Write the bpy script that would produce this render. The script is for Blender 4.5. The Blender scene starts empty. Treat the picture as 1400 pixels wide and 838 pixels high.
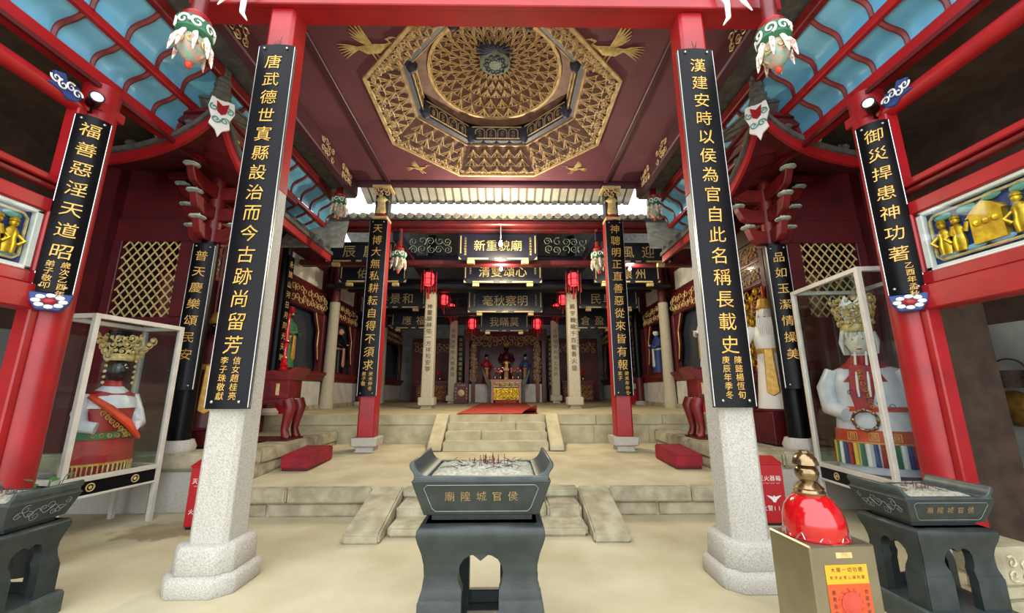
import bpy, bmesh, math, random
from mathutils import Vector, Matrix
PI = math.pi
random.seed(7)
scene = bpy.context.scene
COL = scene.collection
# ------------------------------------------------------------------ camera
FPX, PITCH, YAW, ROLL = 544.68, math.radians(11.943), math.radians(.7933), math.radians(.1253)
Rv = Vector((math.cos(YAW), -math.sin(YAW), 0))
Fv = Vector((math.sin(YAW)*math.cos(PITCH), math.cos(YAW)*math.cos(PITCH), math.sin(PITCH)))
Uv = Vector((-math.sin(YAW)*math.sin(PITCH), -math.cos(YAW)*math.sin(PITCH), math.cos(PITCH)))
R2 = Rv*math.cos(ROLL)-Uv*math.sin(ROLL)
U2 = Rv*math.sin(ROLL)+Uv*math.cos(ROLL)
cam = bpy.data.cameras.new('camera')
cam.sensor_width = 36; cam.lens = FPX/1400*36; cam.clip_start = .05
camo = bpy.data.objects.new('camera', cam); COL.objects.link(camo)
mw = Matrix.Identity(4)
for i in range(3):
    mw[i][0] = R2[i]; mw[i][1] = U2[i]; mw[i][2] = -Fv[i]
mw[0][3], mw[1][3], mw[2][3] = .2074, 0, 1.6
camo.matrix_world = mw
scene.camera = camo
# ------------------------------------------------------------------ sky and exposure
world = bpy.data.worlds.new('overcast_sky'); scene.world = world
world.use_nodes = True
bg = world.node_tree.nodes['Background']
bg.inputs[0].default_value = (.90, .95, 1.0, 1); bg.inputs[1].default_value = 3.2
vs = scene.view_settings
vs.view_transform = 'Standard'; vs.look = 'None'; vs.gamma = 1; vs.use_curve_mapping = False
vs.exposure = 0.30

# ------------------------------------------------------------------ materials
def lin(h):
    c = [int(h[i:i+2], 16)/255 for i in (0, 2, 4)]
    return tuple(x/12.92 if x <= .04045 else ((x+.055)/1.055)**2.4 for x in c)+(1,)
MATS = {}
def M(name, hexc, rough=.6, metal=0, hex2=None, scale=6, detail=4, bump=0, bscale=60, coat=0, emit=0, lo=.35, hi=.65, spec=.5):
    m = bpy.data.materials.new(name); m.use_nodes = True
    nt = m.node_tree; b = nt.nodes['Principled BSDF']
    b.inputs['Roughness'].default_value = rough; b.inputs['Metallic'].default_value = metal
    b.inputs['Base Color'].default_value = lin(hexc)
    b.inputs['Specular IOR Level'].default_value = spec
    if coat: b.inputs['Coat Weight'].default_value = coat; b.inputs['Coat Roughness'].default_value = .12
    if emit: b.inputs['Emission Color'].default_value = lin(hexc); b.inputs['Emission Strength'].default_value = emit
    tc = nt.nodes.new('ShaderNodeTexCoord')
    if hex2:
        n = nt.nodes.new('ShaderNodeTexNoise'); n.inputs['Scale'].default_value = scale; n.inputs['Detail'].default_value = detail
        nt.links.new(tc.outputs['Object'], n.inputs['Vector'])
        r = nt.nodes.new('ShaderNodeMapRange'); r.inputs[1].default_value = lo; r.inputs[2].default_value = hi
        nt.links.new(n.outputs['Fac'], r.inputs[0])
        mx = nt.nodes.new('ShaderNodeMix'); mx.data_type = 'RGBA'
        mx.inputs[6].default_value = lin(hexc); mx.inputs[7].default_value = lin(hex2)
        nt.links.new(r.outputs[0], mx.inputs[0]); nt.links.new(mx.outputs[2], b.inputs['Base Color'])
    if bump:
        n = nt.nodes.new('ShaderNodeTexNoise'); n.inputs['Scale'].default_value = bscale; n.inputs['Detail'].default_value = 3
        nt.links.new(tc.outputs['Object'], n.inputs['Vector'])
        bp = nt.nodes.new('ShaderNodeBump'); bp.inputs['Strength'].default_value = bump; bp.inputs['Distance'].default_value = .01
        nt.links.new(n.outputs['Fac'], bp.inputs['Height']); nt.links.new(bp.outputs[0], b.inputs['Normal'])
    MATS[name] = m
    return m
M('floor', 'c9c0a0', .8, hex2='b1a783', scale=1.3, detail=8, bump=.25, bscale=30)
M('terrace', 'c9c0a0', .8, hex2='b1a783', scale=2, detail=8, bump=.25, bscale=30)
M('hallfloor', 'c9c0a0', .7, hex2='b1a783', scale=1.5, detail=6, bump=.15)
M('stone', 'b3ab90', .85, hex2='8f866b', scale=5, detail=8, bump=.5, bscale=25)
M('stone_warm', 'c4bb9a', .85, hex2='aca27f', scale=4, detail=8, bump=.4, bscale=25)
M('granite', 'bab6ab', .8, hex2='97928a', scale=90, detail=3, bump=.5, bscale=60, lo=.42, hi=.72)
M('granite_warm', 'c2bba6', .8, hex2='a69f8a', scale=50, detail=3, bump=.3)
M('red', 'a01119', .42, hex2='8c0e15', scale=3, coat=.08)
M('redcloth', '8f1424', .75, hex2='780f1c', scale=4, bump=.2)
M('maroon', '5c0d15', .5, hex2='43090f', scale=3, coat=.1)
M('maroon_shaded', '3c0c12', .5, hex2='27080d', scale=3)  # darker copy of the maroon paint, shade put into the colour
M('rosewood', '7a1616', .42, hex2='590f0f', scale=5, coat=.08)
M('black', '08080a', .34, hex2='0c0c10', scale=5, spec=.16)
M('blackmatte', '0d0c0f', .6)
M('navy', '0f1428', .4, hex2='0b0f1e', scale=5, coat=.1)
M('gold', 'd2a852', .42, .35, hex2='b98c38', scale=20)
M('goldworn', '9c8350', .55, .2, hex2='7a6740', scale=30)
M('goldpale', 'd8c38c', .5, .25, hex2='b89e62', scale=20)
M('goldbright', 'e3bd2e', .32, .6, hex2='b98d1c', scale=14)
M('brass', 'a08a6c', .2, .95, hex2='74603f', scale=9)
M('silver', 'b9b9b4', .3, .8)
M('ceiling', '70404f', .65, hex2='623544', scale=1.2)
M('batten', '4a2431', .5)
M('lintel', 'c2252b', .4)
M('caisson', '8d6d62', .6, hex2='735550', scale=6)
M('caissonedge', 'dcc296', .5, .1, hex2='b4986c', scale=10)
M('caissondark', '414a66', .55, hex2='343a54', scale=8)
M('blue', '6fb0d0', .35, hex2='5a9cc0', scale=2, coat=.2)
M('teal', '5b8a92', .4, hex2='456f79', scale=2, coat=.1)
M('tile', '57554f', .85, hex2='3f3d3a', scale=9, bump=.3)
M('tilelight', 'b5b0a0', .8, hex2='8f8a7c', scale=7)
M('rafterboard', 'bdbab2', .7, hex2='a5a299', scale=3)
M('rafter', '6e6a64', .7)
M('plaster', 'd3d2cc', .85, hex2='bdbcb6', scale=3)
M('plasterold', '9a9a94', .9, hex2='7c7c78', scale=2)
M('oldwood', '4a382b', .85, hex2='36281f', scale=5)
M('darkdado', '4a4640', .9, hex2='3a3732', scale=3)
M('slate', '2b3231', .42, hex2='1f2625', scale=9, detail=6, bump=.12, bscale=90)
M('engrave', '8b9490', .6)
M('slateedge', '3d4745', .4, hex2='303937', scale=12)
M('ash', 'a9a595', .95, hex2='86826f', scale=40, bump=.5)
M('incense', '5a1a20', .8)
M('whiteframe', 'cfcac0', .45, hex2='bdb8ac', scale=4)
M('white', 'e6e4de', .5)
M('satin', 'dcdde2', .32, hex2='c3c6d0', scale=6)
M('blackface', '14110f', .35, coat=.3)
M('whiteface', 'dcd8cc', .4)
M('pinkface', 'c98d7c', .5)
M('hairwhite', 'd9d9d2', .7)
M('sashred', 'a90f1a', .5, hex2='8c0a14', scale=8)
M('orange', 'd0441c', .55, hex2='b5361a', scale=6)
M('greencloth', '2f6b4a', .6)
M('bluecloth', '27407c', .6)
M('skyblue', '7fb2d6', .5)
M('yellow', 'e2bf2c', .5)
M('steel', '978e78', .3, .8, hex2='857c66', scale=3)
M('redgloss', 'b00d12', .12, coat=.6)
M('rug', 'c04a38', .9, hex2='ab3c2b', scale=12, bump=.4, bscale=120)
M('porcelain', 'd6e2da', .3)
M('cloudcap', '93a59c', .5, hex2='c8d0c8', scale=14)
M('budpaint', 'b98f80', .4, hex2='7fa08c', scale=18, lo=.45, hi=.55)
M('petalpaint', 'e0dccc', .4, hex2='c08a84', scale=22, lo=.5, hi=.6)
M('aqua', '5f9a8e', .4)
M('brownhair', '2a1712', .7)
M('leaf', '3c6b33', .6)
M('basket', '3a2a22', .8, hex2='241a16', scale=30, bump=.5)
M('wok', 'a07a35', .4, .7, hex2='6a4a22', scale=8)
M('firebox', 'ad1620', .4)
M('poster', 'd59a1e', .6)
M('posterred', 'c14a1c', .6)
M('lanternglow', 'f2333a', .5, emit=2.6)
M('bulb', 'fff4de', .5, emit=18)
M('ink', '2b2a26', .7)
M('urn', '6d7a70', .6, hex2='4f5a52', scale=5)
M('niche', '2f3742', .25)
def glass():
    m = bpy.data.materials.new('glass'); m.use_nodes = True; nt = m.node_tree
    nt.nodes.clear(); o = nt.nodes.new('ShaderNodeOutputMaterial'); mx = nt.nodes.new('ShaderNodeMixShader')
    t = nt.nodes.new('ShaderNodeBsdfTransparent'); t.inputs[0].default_value = (.93, .96, .95, 1)
    g = nt.nodes.new('ShaderNodeBsdfGlossy'); g.inputs['Roughness'].default_value = .03
    f = nt.nodes.new('ShaderNodeLayerWeight'); pw = nt.nodes.new('ShaderNodeMath'); pw.operation = 'POWER'; pw.inputs[1].default_value = 4
    ma = nt.nodes.new('ShaderNodeMath'); ma.operation = 'MULTIPLY_ADD'; ma.inputs[1].default_value = .6; ma.inputs[2].default_value = .035
    f.inputs[0].default_value = .5
    nt.links.new(f.outputs['Facing'], pw.inputs[0]); nt.links.new(pw.outputs[0], ma.inputs[0]); nt.links.new(ma.outputs[0], mx.inputs[0])
    nt.links.new(t.outputs[0], mx.inputs[1]); nt.links.new(g.outputs[0], mx.inputs[2])
    nt.links.new(mx.outputs[0], o.inputs[0]); MATS['glass'] = m
glass()
def floor_stain():          # brown damp patch by the display case, a mark on the paving itself
    m = MATS['floor']; nt = m.node_tree; b = nt.nodes['Principled BSDF']
    mx0 = [n for n in nt.nodes if n.bl_idname == 'ShaderNodeMix'][0]
    tc = [n for n in nt.nodes if n.bl_idname == 'ShaderNodeTexCoord'][0]
    mp = nt.nodes.new('ShaderNodeMapping'); mp.inputs['Location'].default_value = (3.75*1.0, -5.2*1.9, 0); mp.inputs['Scale'].default_value = (1.0, 1.9, 1)
    ln = nt.nodes.new('ShaderNodeVectorMath'); ln.operation = 'LENGTH'
    n = nt.nodes.new('ShaderNodeTexNoise'); n.inputs['Scale'].default_value = 5; n.inputs['Detail'].default_value = 6
    ad = nt.nodes.new('ShaderNodeMath'); ad.operation = 'ADD'
    r = nt.nodes.new('ShaderNodeMapRange'); r.inputs[1].default_value = .95; r.inputs[2].default_value = 1.15; r.inputs[3].default_value = .55; r.inputs[4].default_value = 0
    mx = nt.nodes.new('ShaderNodeMix'); mx.data_type = 'RGBA'; mx.inputs[7].default_value = lin('6b5426')
    L = nt.links.new
    L(tc.outputs['Object'], mp.inputs[0]); L(mp.outputs[0], ln.inputs[0]); L(tc.outputs['Object'], n.inputs['Vector'])
    L(ln.outputs['Value'], ad.inputs[0]); L(n.outputs['Fac'], ad.inputs[1]); L(ad.outputs[0], r.inputs[0]); L(r.outputs[0], mx.inputs[0])
    L(mx0.outputs[2], mx.inputs[6]); L(mx.outputs[2], b.inputs['Base Color'])
floor_stain()

# ------------------------------------------------------------------ geometry helpers
GL = {}
def glyph(ch):
    if ch not in GL:
        c = bpy.data.curves.new('g', 'FONT'); c.body = ch; c.size = 1; c.resolution_u = 2
        o = bpy.data.objects.new('g', c); COL.objects.link(o)
        me = bpy.data.meshes.new_from_object(o)
        GL[ch] = ([v.co.copy() for v in me.vertices], [tuple(p.vertices) for p in me.polygons])
        bpy.data.objects.remove(o); bpy.data.curves.remove(c); bpy.data.meshes.remove(me)
    return GL[ch]
def V(*a): return Vector(a)
class G:
    def __init__(s): s.v = []; s.f = []
    def add(s, vs, fs):
        n = len(s.v); s.v += [tuple(v) for v in vs]; s.f += [tuple(i+n for i in f) for f in fs]; return s
    def box(s, x0, x1, y0, y1, z0, z1):
        return s.add([(x0,y0,z0),(x1,y0,z0),(x1,y1,z0),(x0,y1,z0),(x0,y0,z1),(x1,y0,z1),(x1,y1,z1),(x0,y1,z1)],
                     [(0,3,2,1),(4,5,6,7),(0,1,5,4),(1,2,6,5),(2,3,7,6),(3,0,4,7)])
    def obox(s, c, size, mat=None):
        hx, hy, hz = [q/2 for q in size]; mat = mat or Matrix.Identity(3); c = Vector(c)
        p = [c+mat@V(a*hx, b*hy, d*hz) for d in (-1,1) for a, b in ((-1,-1),(1,-1),(1,1),(-1,1))]
        return s.add(p, [(0,3,2,1),(4,5,6,7),(0,1,5,4),(1,2,6,5),(2,3,7,6),(3,0,4,7)])
    def prism(s, pts, o, U, W, N):      # polygon (u,w) extruded along N
        o, U, W, N = Vector(o), Vector(U), Vector(W), Vector(N); n = len(pts)
        a = [o+U*x+W*y for x, y in pts]
        return s.add(a+[p+N for p in a], [tuple(range(n))[::-1], tuple(range(n, 2*n))]+[(i, (i+1) % n, n+(i+1) % n, n+i) for i in range(n)])
    def loft(s, rings, caps=True, closed=True):
        m = len(rings[0]); fs = []
        for k in range(len(rings)-1):
            for i in range(m if closed else m-1):
                j = (i+1) % m; fs.append((k*m+i, k*m+j, (k+1)*m+j, (k+1)*m+i))
        if caps: fs += [tuple(range(m))[::-1], tuple(range((len(rings)-1)*m, len(rings)*m))]
        return s.add([p for r in rings for p in r], fs)
    def tube(s, pts, r, seg=6, flat=1):
        pts = [Vector(p) for p in pts]; n = len(pts); rings = []
        d0 = pts[-1]-pts[0] if n > 2 and (pts[-1]-pts[0]).length > 1e-6 else pts[1]-pts[0]
        up = V(0, 1, 0) if abs(d0.z) > .75*d0.length else V(0, 0, 1)
        a = None
        for i, p in enumerate(pts):
            t = (pts[min(i+1, n-1)]-pts[max(i-1, 0)]); t = t.normalized() if t.length > 1e-9 else V(0,0,1)
            if a is None:
                a = t.cross(up)
                if a.length < .05: a = t.cross(V(1, 0, 0))
            else:
                a2 = a-t*a.dot(t); a = a2 if a2.length > .05 else t.cross(up)
            a = a.normalized() if a.length > 1e-6 else V(1, 0, 0); b = a.cross(t); rr = r[i] if isinstance(r, (list, tuple)) else r
            rings.append([p+a*rr*math.cos(q*2*PI/seg)+b*rr*flat*math.sin(q*2*PI/seg) for q in range(seg)])
        return s.loft(rings)
    def lathe(s, prof, c=(0,0,0), seg=16, sx=1, sy=1, a0=0, mat=None):
        c = Vector(c); rings = []
        for r, z in prof:
            ring = [V(max(r, .0005)*sx*math.cos(a0+q*2*PI/seg), max(r, .0005)*sy*math.sin(a0+q*2*PI/seg), z) for q in range(seg)]
            rings.append([c+(mat@p if mat else p) for p in ring])
        return s.loft(rings)
    def ball(s, c, r, seg=10, rings=6, mat=None):
        r = r if isinstance(r, (tuple, list)) else (r, r, r)
        c = Vector(c); rr = []
        for k in range(rings+1):
            t = -PI/2+PI*k/rings
            ring = [V(r[0]*max(math.cos(t), .01)*math.cos(q*2*PI/seg), r[1]*max(math.cos(t), .01)*math.sin(q*2*PI/seg), r[2]*math.sin(t)) for q in range(seg)]
            rr.append([c+(mat@p if mat else p) for p in ring])
        return s.loft(rr)
    def text(s, ch, c, U, W, size, N=(0,0,0)):
        vs, fs = glyph(ch); c, U, W, N = Vector(c), Vector(U), Vector(W), Vector(N)
        return s.add([c+U*((v.x-.5)*size)+W*((v.y-.38)*size)+N for v in vs], fs)
    def curl(s, o, U, W, N, R, turns=1.4, r=.01, a0=0, sgn=1, n=14):   # spiral scroll
        o, U, W = Vector(o), Vector(U), Vector(W); pts = []
        for i in range(n+1):
            t = i/n; a = a0+sgn*t*turns*2*PI; q = R*(1-.8*t)
            pts.append(o+U*q*math.cos(a)+W*q*math.sin(a)+Vector(N)*(.004*i/n))
        return s.tube(pts, [r*(1-.5*i/n) for i in range(n+1)], 4)
    def fret(s, o, U, W, N, w, h, cell, r, seed=1):   # scrollwork filling a rectangle from corner o
        rnd = random.Random(seed); o, U, W = Vector(o), Vector(U), Vector(W)
        nx, ny = max(1, round(w/cell)), max(1, round(h/cell)); cx, cy = w/nx, h/ny
        for i in range(nx):
            for j in range(ny):
                c = o+U*(i+.5+rnd.uniform(-.12, .12))*cx+W*(j+.5+rnd.uniform(-.12, .12))*cy
                s.curl(c, U, W, N, min(cx, cy)*.58, rnd.choice((1.1, 1.5)), r, rnd.uniform(0, 2*PI), rnd.choice((-1, 1)), 9)
        return s
    def done(s, name, mat, parent=None, bevel=0, smooth=False, loc=None, seg=1):
        me = bpy.data.meshes.new(name); me.from_pydata(s.v, [], s.f)
        bm = bmesh.new(); bm.from_mesh(me)
        bmesh.ops.recalc_face_normals(bm, faces=bm.faces)
        if bevel:
            try: bmesh.ops.bevel(bm, geom=[e for e in bm.edges if e.is_manifold and e.calc_face_angle(0) > .5], offset=bevel, segments=seg, affect='EDGES', clamp_overlap=True)
            except Exception: pass
        bm.to_mesh(me); bm.free()
        if smooth:
            me.polygons.foreach_set('use_smooth', [True]*len(me.polygons)); me.set_sharp_from_angle(angle=.75)
        me.materials.append(MATS[mat])
        o = bpy.data.objects.new(name, me); COL.objects.link(o)
        if parent: o.parent = parent
        if loc: o.location = loc
        return o
def tag(o, label, cat, group=None):
    o['label'] = label; o['category'] = cat
    if group: o['group'] = group
    return o
def thing(name, label, cat, loc=(0,0,0), rz=0, group=None):
    o = bpy.data.objects.new(name, None); COL.objects.link(o); o.empty_display_size = .1
    o.location = loc; o.rotation_euler = (0, 0, rz)
    return tag(o, label, cat, group)
def struct(o, label=None):
    o['kind'] = 'structure'
    if label: o['label'] = label
    return o
def again(src, parent, loc=None, rot=None, scale=None):     # copy sharing mesh data
    o = src.copy(); COL.objects.link(o); o.parent = parent
    if loc is not None: o.location = loc
    if rot is not None: o.rotation_euler = rot
    if scale is not None: o.scale = scale
    return o
def copytree(src, parent=None, loc=None, rz=None):
    o = again(src, parent, loc, None if rz is None else (0, 0, rz))
    for ch in list(src.children): copytree(ch, o)
    return o
def empty_struct(name, label=None):
    o = bpy.data.objects.new(name, None); COL.objects.link(o); return struct(o, label)
X1, Y1, Z1 = V(1,0,0), V(0,1,0), V(0,0,1)
SIDE = {-1: 'on the black-faced statue side', 1: 'on the donation box side'}
def hx(Y): return .012*max(0, Y-8)          # the hall's axis leans a touch to the east

# ================================================================== SETTING
ZT0, ZT1, YT0, YT1 = .355, .50, 5.62, 8.95       # terrace rises gently to the hall platform
ZH = 1.10; YP = 8.95                              # hall platform
def zt(y): return ZT0+(ZT1-ZT0)*(y-YT0)/(YT1-YT0)
struct(G().box(-9, 9, -9, 21.5, -.12, 0).done('floor', 'floor'))
ter = struct(G().prism([(YT0+.06, 0.002), (YT0+.06, ZT0-.004), (YT1, ZT1-.004), (YT1, 0.002)], (-3.42, 0, 0), Y1, Z1, V(6.84, 0, 0)).done('floor_terrace', 'terrace'))
def stones(parent, x0, x1, y0, y1, z0, z1, cuts, mat='stone', gap=.006, bev=.018, jit=.008, slope=0):
    xs = [x0]+list(cuts)+[x1]
    for a, b in zip(xs, xs[1:]):
        j = random.uniform(0, jit)
        G().box(a+gap, b-gap, y0+j, y1, z0, z1-j*.5).done('stone', mat, parent, bevel=bev, seg=2, smooth=True)
for s in (-1, 1):
    a, b = sorted((s*1.56, s*3.42))
    stones(ter, a, b, YT0-.02, YT0+.42, .175, ZT0, [s*2.65])
    stones(ter, a, b, YT0+.03, YT0+.3, 0, .17, [s*2.2, ] if s > 0 else [-2.9])
stones(ter, -1.15, 1.15, YT0-.02, YT0+.42, .245, ZT0, [-.35, .5])
# lower steps: two treads between sloping cheek stones
st1 = empty_struct('trim_1', 'worn stone steps up to the terrace')
stones(st1, -1.13, 1.13, 4.86, 5.3, 0, .125, [-.45, .4], bev=.03)
stones(st1, -1.13, 1.13, 5.22, 5.66, .0, .24, [-.6, .25, .7], bev=.03)
for s in (-1, 1):
    G().prism([(4.68, 0), (4.68, .10), (5.68, .37), (5.68, 0)], (s*1.15, 0, 0), Y1, Z1, V(s*.4, 0, 0)).done('cheek_stone', 'stone', st1, bevel=.02, seg=2, smooth=True)
# hall platform
plat = struct(G().box(-6.2, 6.2, YP+.06, 21.3, .3, ZH-.004).done('floor_hall', 'hallfloor'))
for s in (-1, 1):
    a, b = sorted((s*1.32, s*4.9))
    stones(plat, a, b, YP, YP+.9, .885, ZH, [s*2.15, s*3.6], 'stone_warm', bev=.012)
    stones(plat, a, b, YP+.03, YP+.3, .47, .875, [s*2.1, s*3.3], 'stone_warm', bev=.012)
stones(plat, -1.05, 1.05, YP, YP+.9, .9, ZH, [.1], 'stone_warm')
st2 = empty_struct('trim_2', 'stone steps up to the main hall')
for k in range(3):
    stones(st2, -1.03, 1.03, 8.08+k*.29, 8.98 if k == 2 else 8.08+k*.29+.34, zt(8.08)-.02, .49+(k+1)*.152, [(.25, -.3, .4)[k]] if k else [], 'stone_warm', bev=.02)
for s in (-1, 1):
    G().prism([(8.05, .47), (8.05, .56), (8.98, ZH+.015), (8.98, .47)], (s*1.05, 0, 0), Y1, Z1, V(s*.27, 0, 0)).done('cheek_stone', 'stone_warm', st2, bevel=.015)
# side ledges that carry the two galleries
for s, nm in ((-1, 'left'), (1, 'right')):
    led = struct(G().box(*sorted((s*3.46, s*6.3)), 5.86, YP, 0, .74).done('floor_ledge_'+nm, 'stone'))
    a, b = sorted((s*3.42, s*6.3))
    stones(led, a, b, 5.78, 6.3, .55, .765, [s*4.05, s*5.0], 'stone', bev=.03)
    stones(led, a, b, 5.84, 6.1, 0, .54, [s*4.6, ], 'granite', bev=.015)
    for y0, y1 in ((6.3, 7.35), (7.35, 8.25), (8.25, YP-.01)):
        G().box(*sorted((s*3.40, s*3.9)), y0+.004, y1-.004, .56, .765).done('stone', 'stone', led, bevel=.022, seg=2, smooth=True)
        G().box(*sorted((s*3.44, s*3.8)), y0+.004, y1-.004, .34, .555).done('stone', 'stone', led, bevel=.012)

# ------------------------------------------------------------------ pavilion ceiling with the octagonal opening
CY, AP, ZC = 5.96, 1.93, 6.2
def octo(ap, z, k8=8, rot=PI/8, n=8):
    R = ap/math.cos(PI/n)
    return [V(R*math.cos(rot+i*2*PI/n), CY+R*math.sin(rot+i*2*PI/n), z) for i in range(n)]
def ceiling_mesh():
    oc = octo(AP, ZC); x0, x1, y0, y1 = -3.32, 3.32, 3.78, 8.32
    outer = []
    for p in oc:
        d = p-V(0, CY, ZC); t = min(((x1 if d.x > 0 else x0)-0)/d.x, ((y1 if d.y > 0 else y0)-CY)/d.y)
        outer.append(V(0, CY, ZC)+d*t)
    g = G(); corners = {}
    vs = oc+outer; fs = []
    for i in range(8):
        j = (i+1) % 8; fs.append([i, j, 8+j, 8+i])
    cs = [V(x1, y1, ZC), V(x0, y1, ZC), V(x0, y0, ZC), V(x1, y0, ZC)]
    for c in cs:
        k = [i for i in range(8) if (abs(outer[i].x-c.x) < .01 or abs(outer[i].y-c.y) < .01)]
        best = min(range(8), key=lambda i: ((outer[i]+outer[(i+1) % 8])/2-c).length)
        vs.append(c); fs[best] = [best, (best+1) % 8, 8+(best+1) % 8, len(vs)-1, 8+best]
    top = [v+V(0, 0, .08) for v in vs]; n = len(vs)
    return g.add(vs+top, [tuple(f) for f in fs]+[tuple(i+n for i in f[::-1]) for f in fs])
ceil = struct(ceiling_mesh().done('ceiling', 'ceiling'))
for s in (-1, 1):
    G().box(s*2.43-.045, s*2.43+.045, 4.05, 8.15, ZC-.05, ZC-.001).done('batten', 'batten', ceil, bevel=.01)
    G().box(s*3.22-.08, s*3.22+.08, 3.7, 8.3, 5.86, ZC-.001).done('side_beam', 'batten', ceil, bevel=.02)
    fr = G()
    for y in (4.3, 6.9, 7.8): fr.fret((s*3.12, y-.45, 5.86), Y1, Z1, V(-s, 0, 0), .5, .3, .14, .012, int(y*10))
    fr.done('bracket_carving', 'caissonedge', ceil)
G().box(-3.3, 3.3, 3.64, 3.70, 5.79, 6.14).done('front_lintel', 'red', ceil, bevel=.01)
G().box(-3.3, 3.3, 3.70, 3.92, 5.80, 6.14).done('lintel_beam', 'red', ceil)
G().box(-3.3, 3.3, 8.16, 8.32, 6.10, ZC-.001).done('rear_beam', 'batten', ceil, bevel=.02)
# crane reliefs on the ceiling boards
def crane(cx, cy, sx, sy, small):
    g = G(); k = .62 if small else 1
    P = lambda x, y: V(cx+sx*x*k, cy+sy*y*k, ZC-.014)
    g.tube([P(-.22, 0), P(-.1, -.03), P(.06, -.01), P(.2, .05)], [.02*k, .075*k, .08*k, .02*k], 8, .3)     # body
    g.tube([P(.18, .04), P(.26, .09), P(.22, .14), P(.29, .17)], [.025*k, .02*k, .018*k, .02*k], 6, .5)      # neck and head
    g.tube([P(.29, .17), P(.42, .16)], [.012*k, .003], 5, .5)                                               # bill
    for i in range(6):
        a = 1.9+.17*i; g.tube([P(0, .02), P(.16*math.cos(a), .16*math.sin(a)+.05), P((.42-.03*i)*math.cos(a-.1), (.42-.03*i)*math.sin(a-.1)+.05)], [.02*k, .022*k, .006*k], 5, .4)
    for i in range(6):
        a = PI+.55-.17*i; g.tube([P(-.18, 0), P(-.18+.12*math.cos(a), .12*math.sin(a)), P(-.18+.3*math.cos(a), .3*math.sin(a)-.03)], [.015*k, .016*k, .004*k], 5, .4)
    for i in (0, 1): g.tube([P(-.05+.05*i, -.05), P(.0+.08*i, -.24), P(.05+.1*i, -.33)], [.012*k, .008*k, .012*k], 5, .5)
    return g.done('crane_relief', 'goldpale', ceil, smooth=True)
crane(-1.62, 4.62, 1, -1, 0); crane(1.62, 4.62, -1, -1, 0); crane(-1.62, 7.62, 1, -1, 1); crane(1.62, 7.62, -1, -1, 1)
# ------------------------------------------------------------------ caisson: brackets rising through octagon, drum and dome
cai = tag(bpy.data.objects.new('caisson', None), 'carved gilt octagonal caisson dome set in the purple ceiling', 'ceiling dome'); COL.objects.link(cai)
def ringwall(a, b, n, rot=None, z0=0, z1=0):
    rot = PI/n if rot is None else rot
    R0, R1 = a/math.cos(PI/n), b/math.cos(PI/n); vs = []
    for R, z in ((R0, z0), (R1, z1)):
        vs += [V(R*math.cos(rot+i*2*PI/n), CY+R*math.sin(rot+i*2*PI/n), z) for i in range(n)]
    return vs, [(i, (i+1) % n, n+(i+1) % n, n+i) for i in range(n)]
g = G(); g.add(*ringwall(AP, 1.43, 8, PI/8, ZC, 6.62)); g.done('octagon_cove', 'caisson', cai)
g = G(); g.add(*ringwall(1.43, 1.36, 8, PI/8, 6.62, 6.64)); g.add(*ringwall(1.36, 1.36, 8, PI/8, 6.64, 6.96)); g.done('drum', 'caissondark', cai)
g = G(); g.add(*ringwall(1.37, 1.10, 32, 0, 6.96, 7.0)); g.done('drum_cornice', 'caisson', cai)
g = G(); g.add(*ringwall(1.10, .80, 32, 0, 7.0, 7.2)); g.add(*ringwall(.80, .2, 32, 0, 7.2, 7.36)); g.add(*ringwall(.2, .01, 32, 0, 7.36, 7.37)); g.done('dome_shell', 'caisson', cai)
def octframe(ap, z, w, h, n=8, rot=PI/8):
    g = G(); o = octo(ap, z, n=n, rot=rot); i_ = octo(ap-w, z, n=n, rot=rot)
    for k in range(n):
        j = (k+1) % n; a, b, c, d = o[k], o[j], i_[j], i_[k]; u = V(0, 0, h)
        g.add([a, b, c, d, a+u, b+u, c+u, d+u], [(0,3,2,1),(4,5,6,7),(0,1,5,4),(1,2,6,5),(2,3,7,6),(3,0,4,7)])
    return g
octframe(AP+.02, ZC-.04, .05, .04).done('outer_frame', 'caissonedge', cai)
octframe(1.50, 6.58, .05, .05).done('inner_frame', 'caissonedge', cai)
octframe(1.15, 6.965, .05, .05, 32, 0).done('dome_ring', 'caissonedge', cai)
# scroll border along the outer octagon
g = G(); oc = octo(AP-.07, ZC-.012)
for k in range(8):
    a, b = oc[k], oc[(k+1) % 8]; U = (b-a).normalized(); N = V(-U.y, U.x, 0)
    g.fret(a+N*.0, U, N, V(0,0,-1), (b-a).length, .09, .085, .011, k)
g.done('scroll_border', 'caissonedge', cai)
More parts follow.
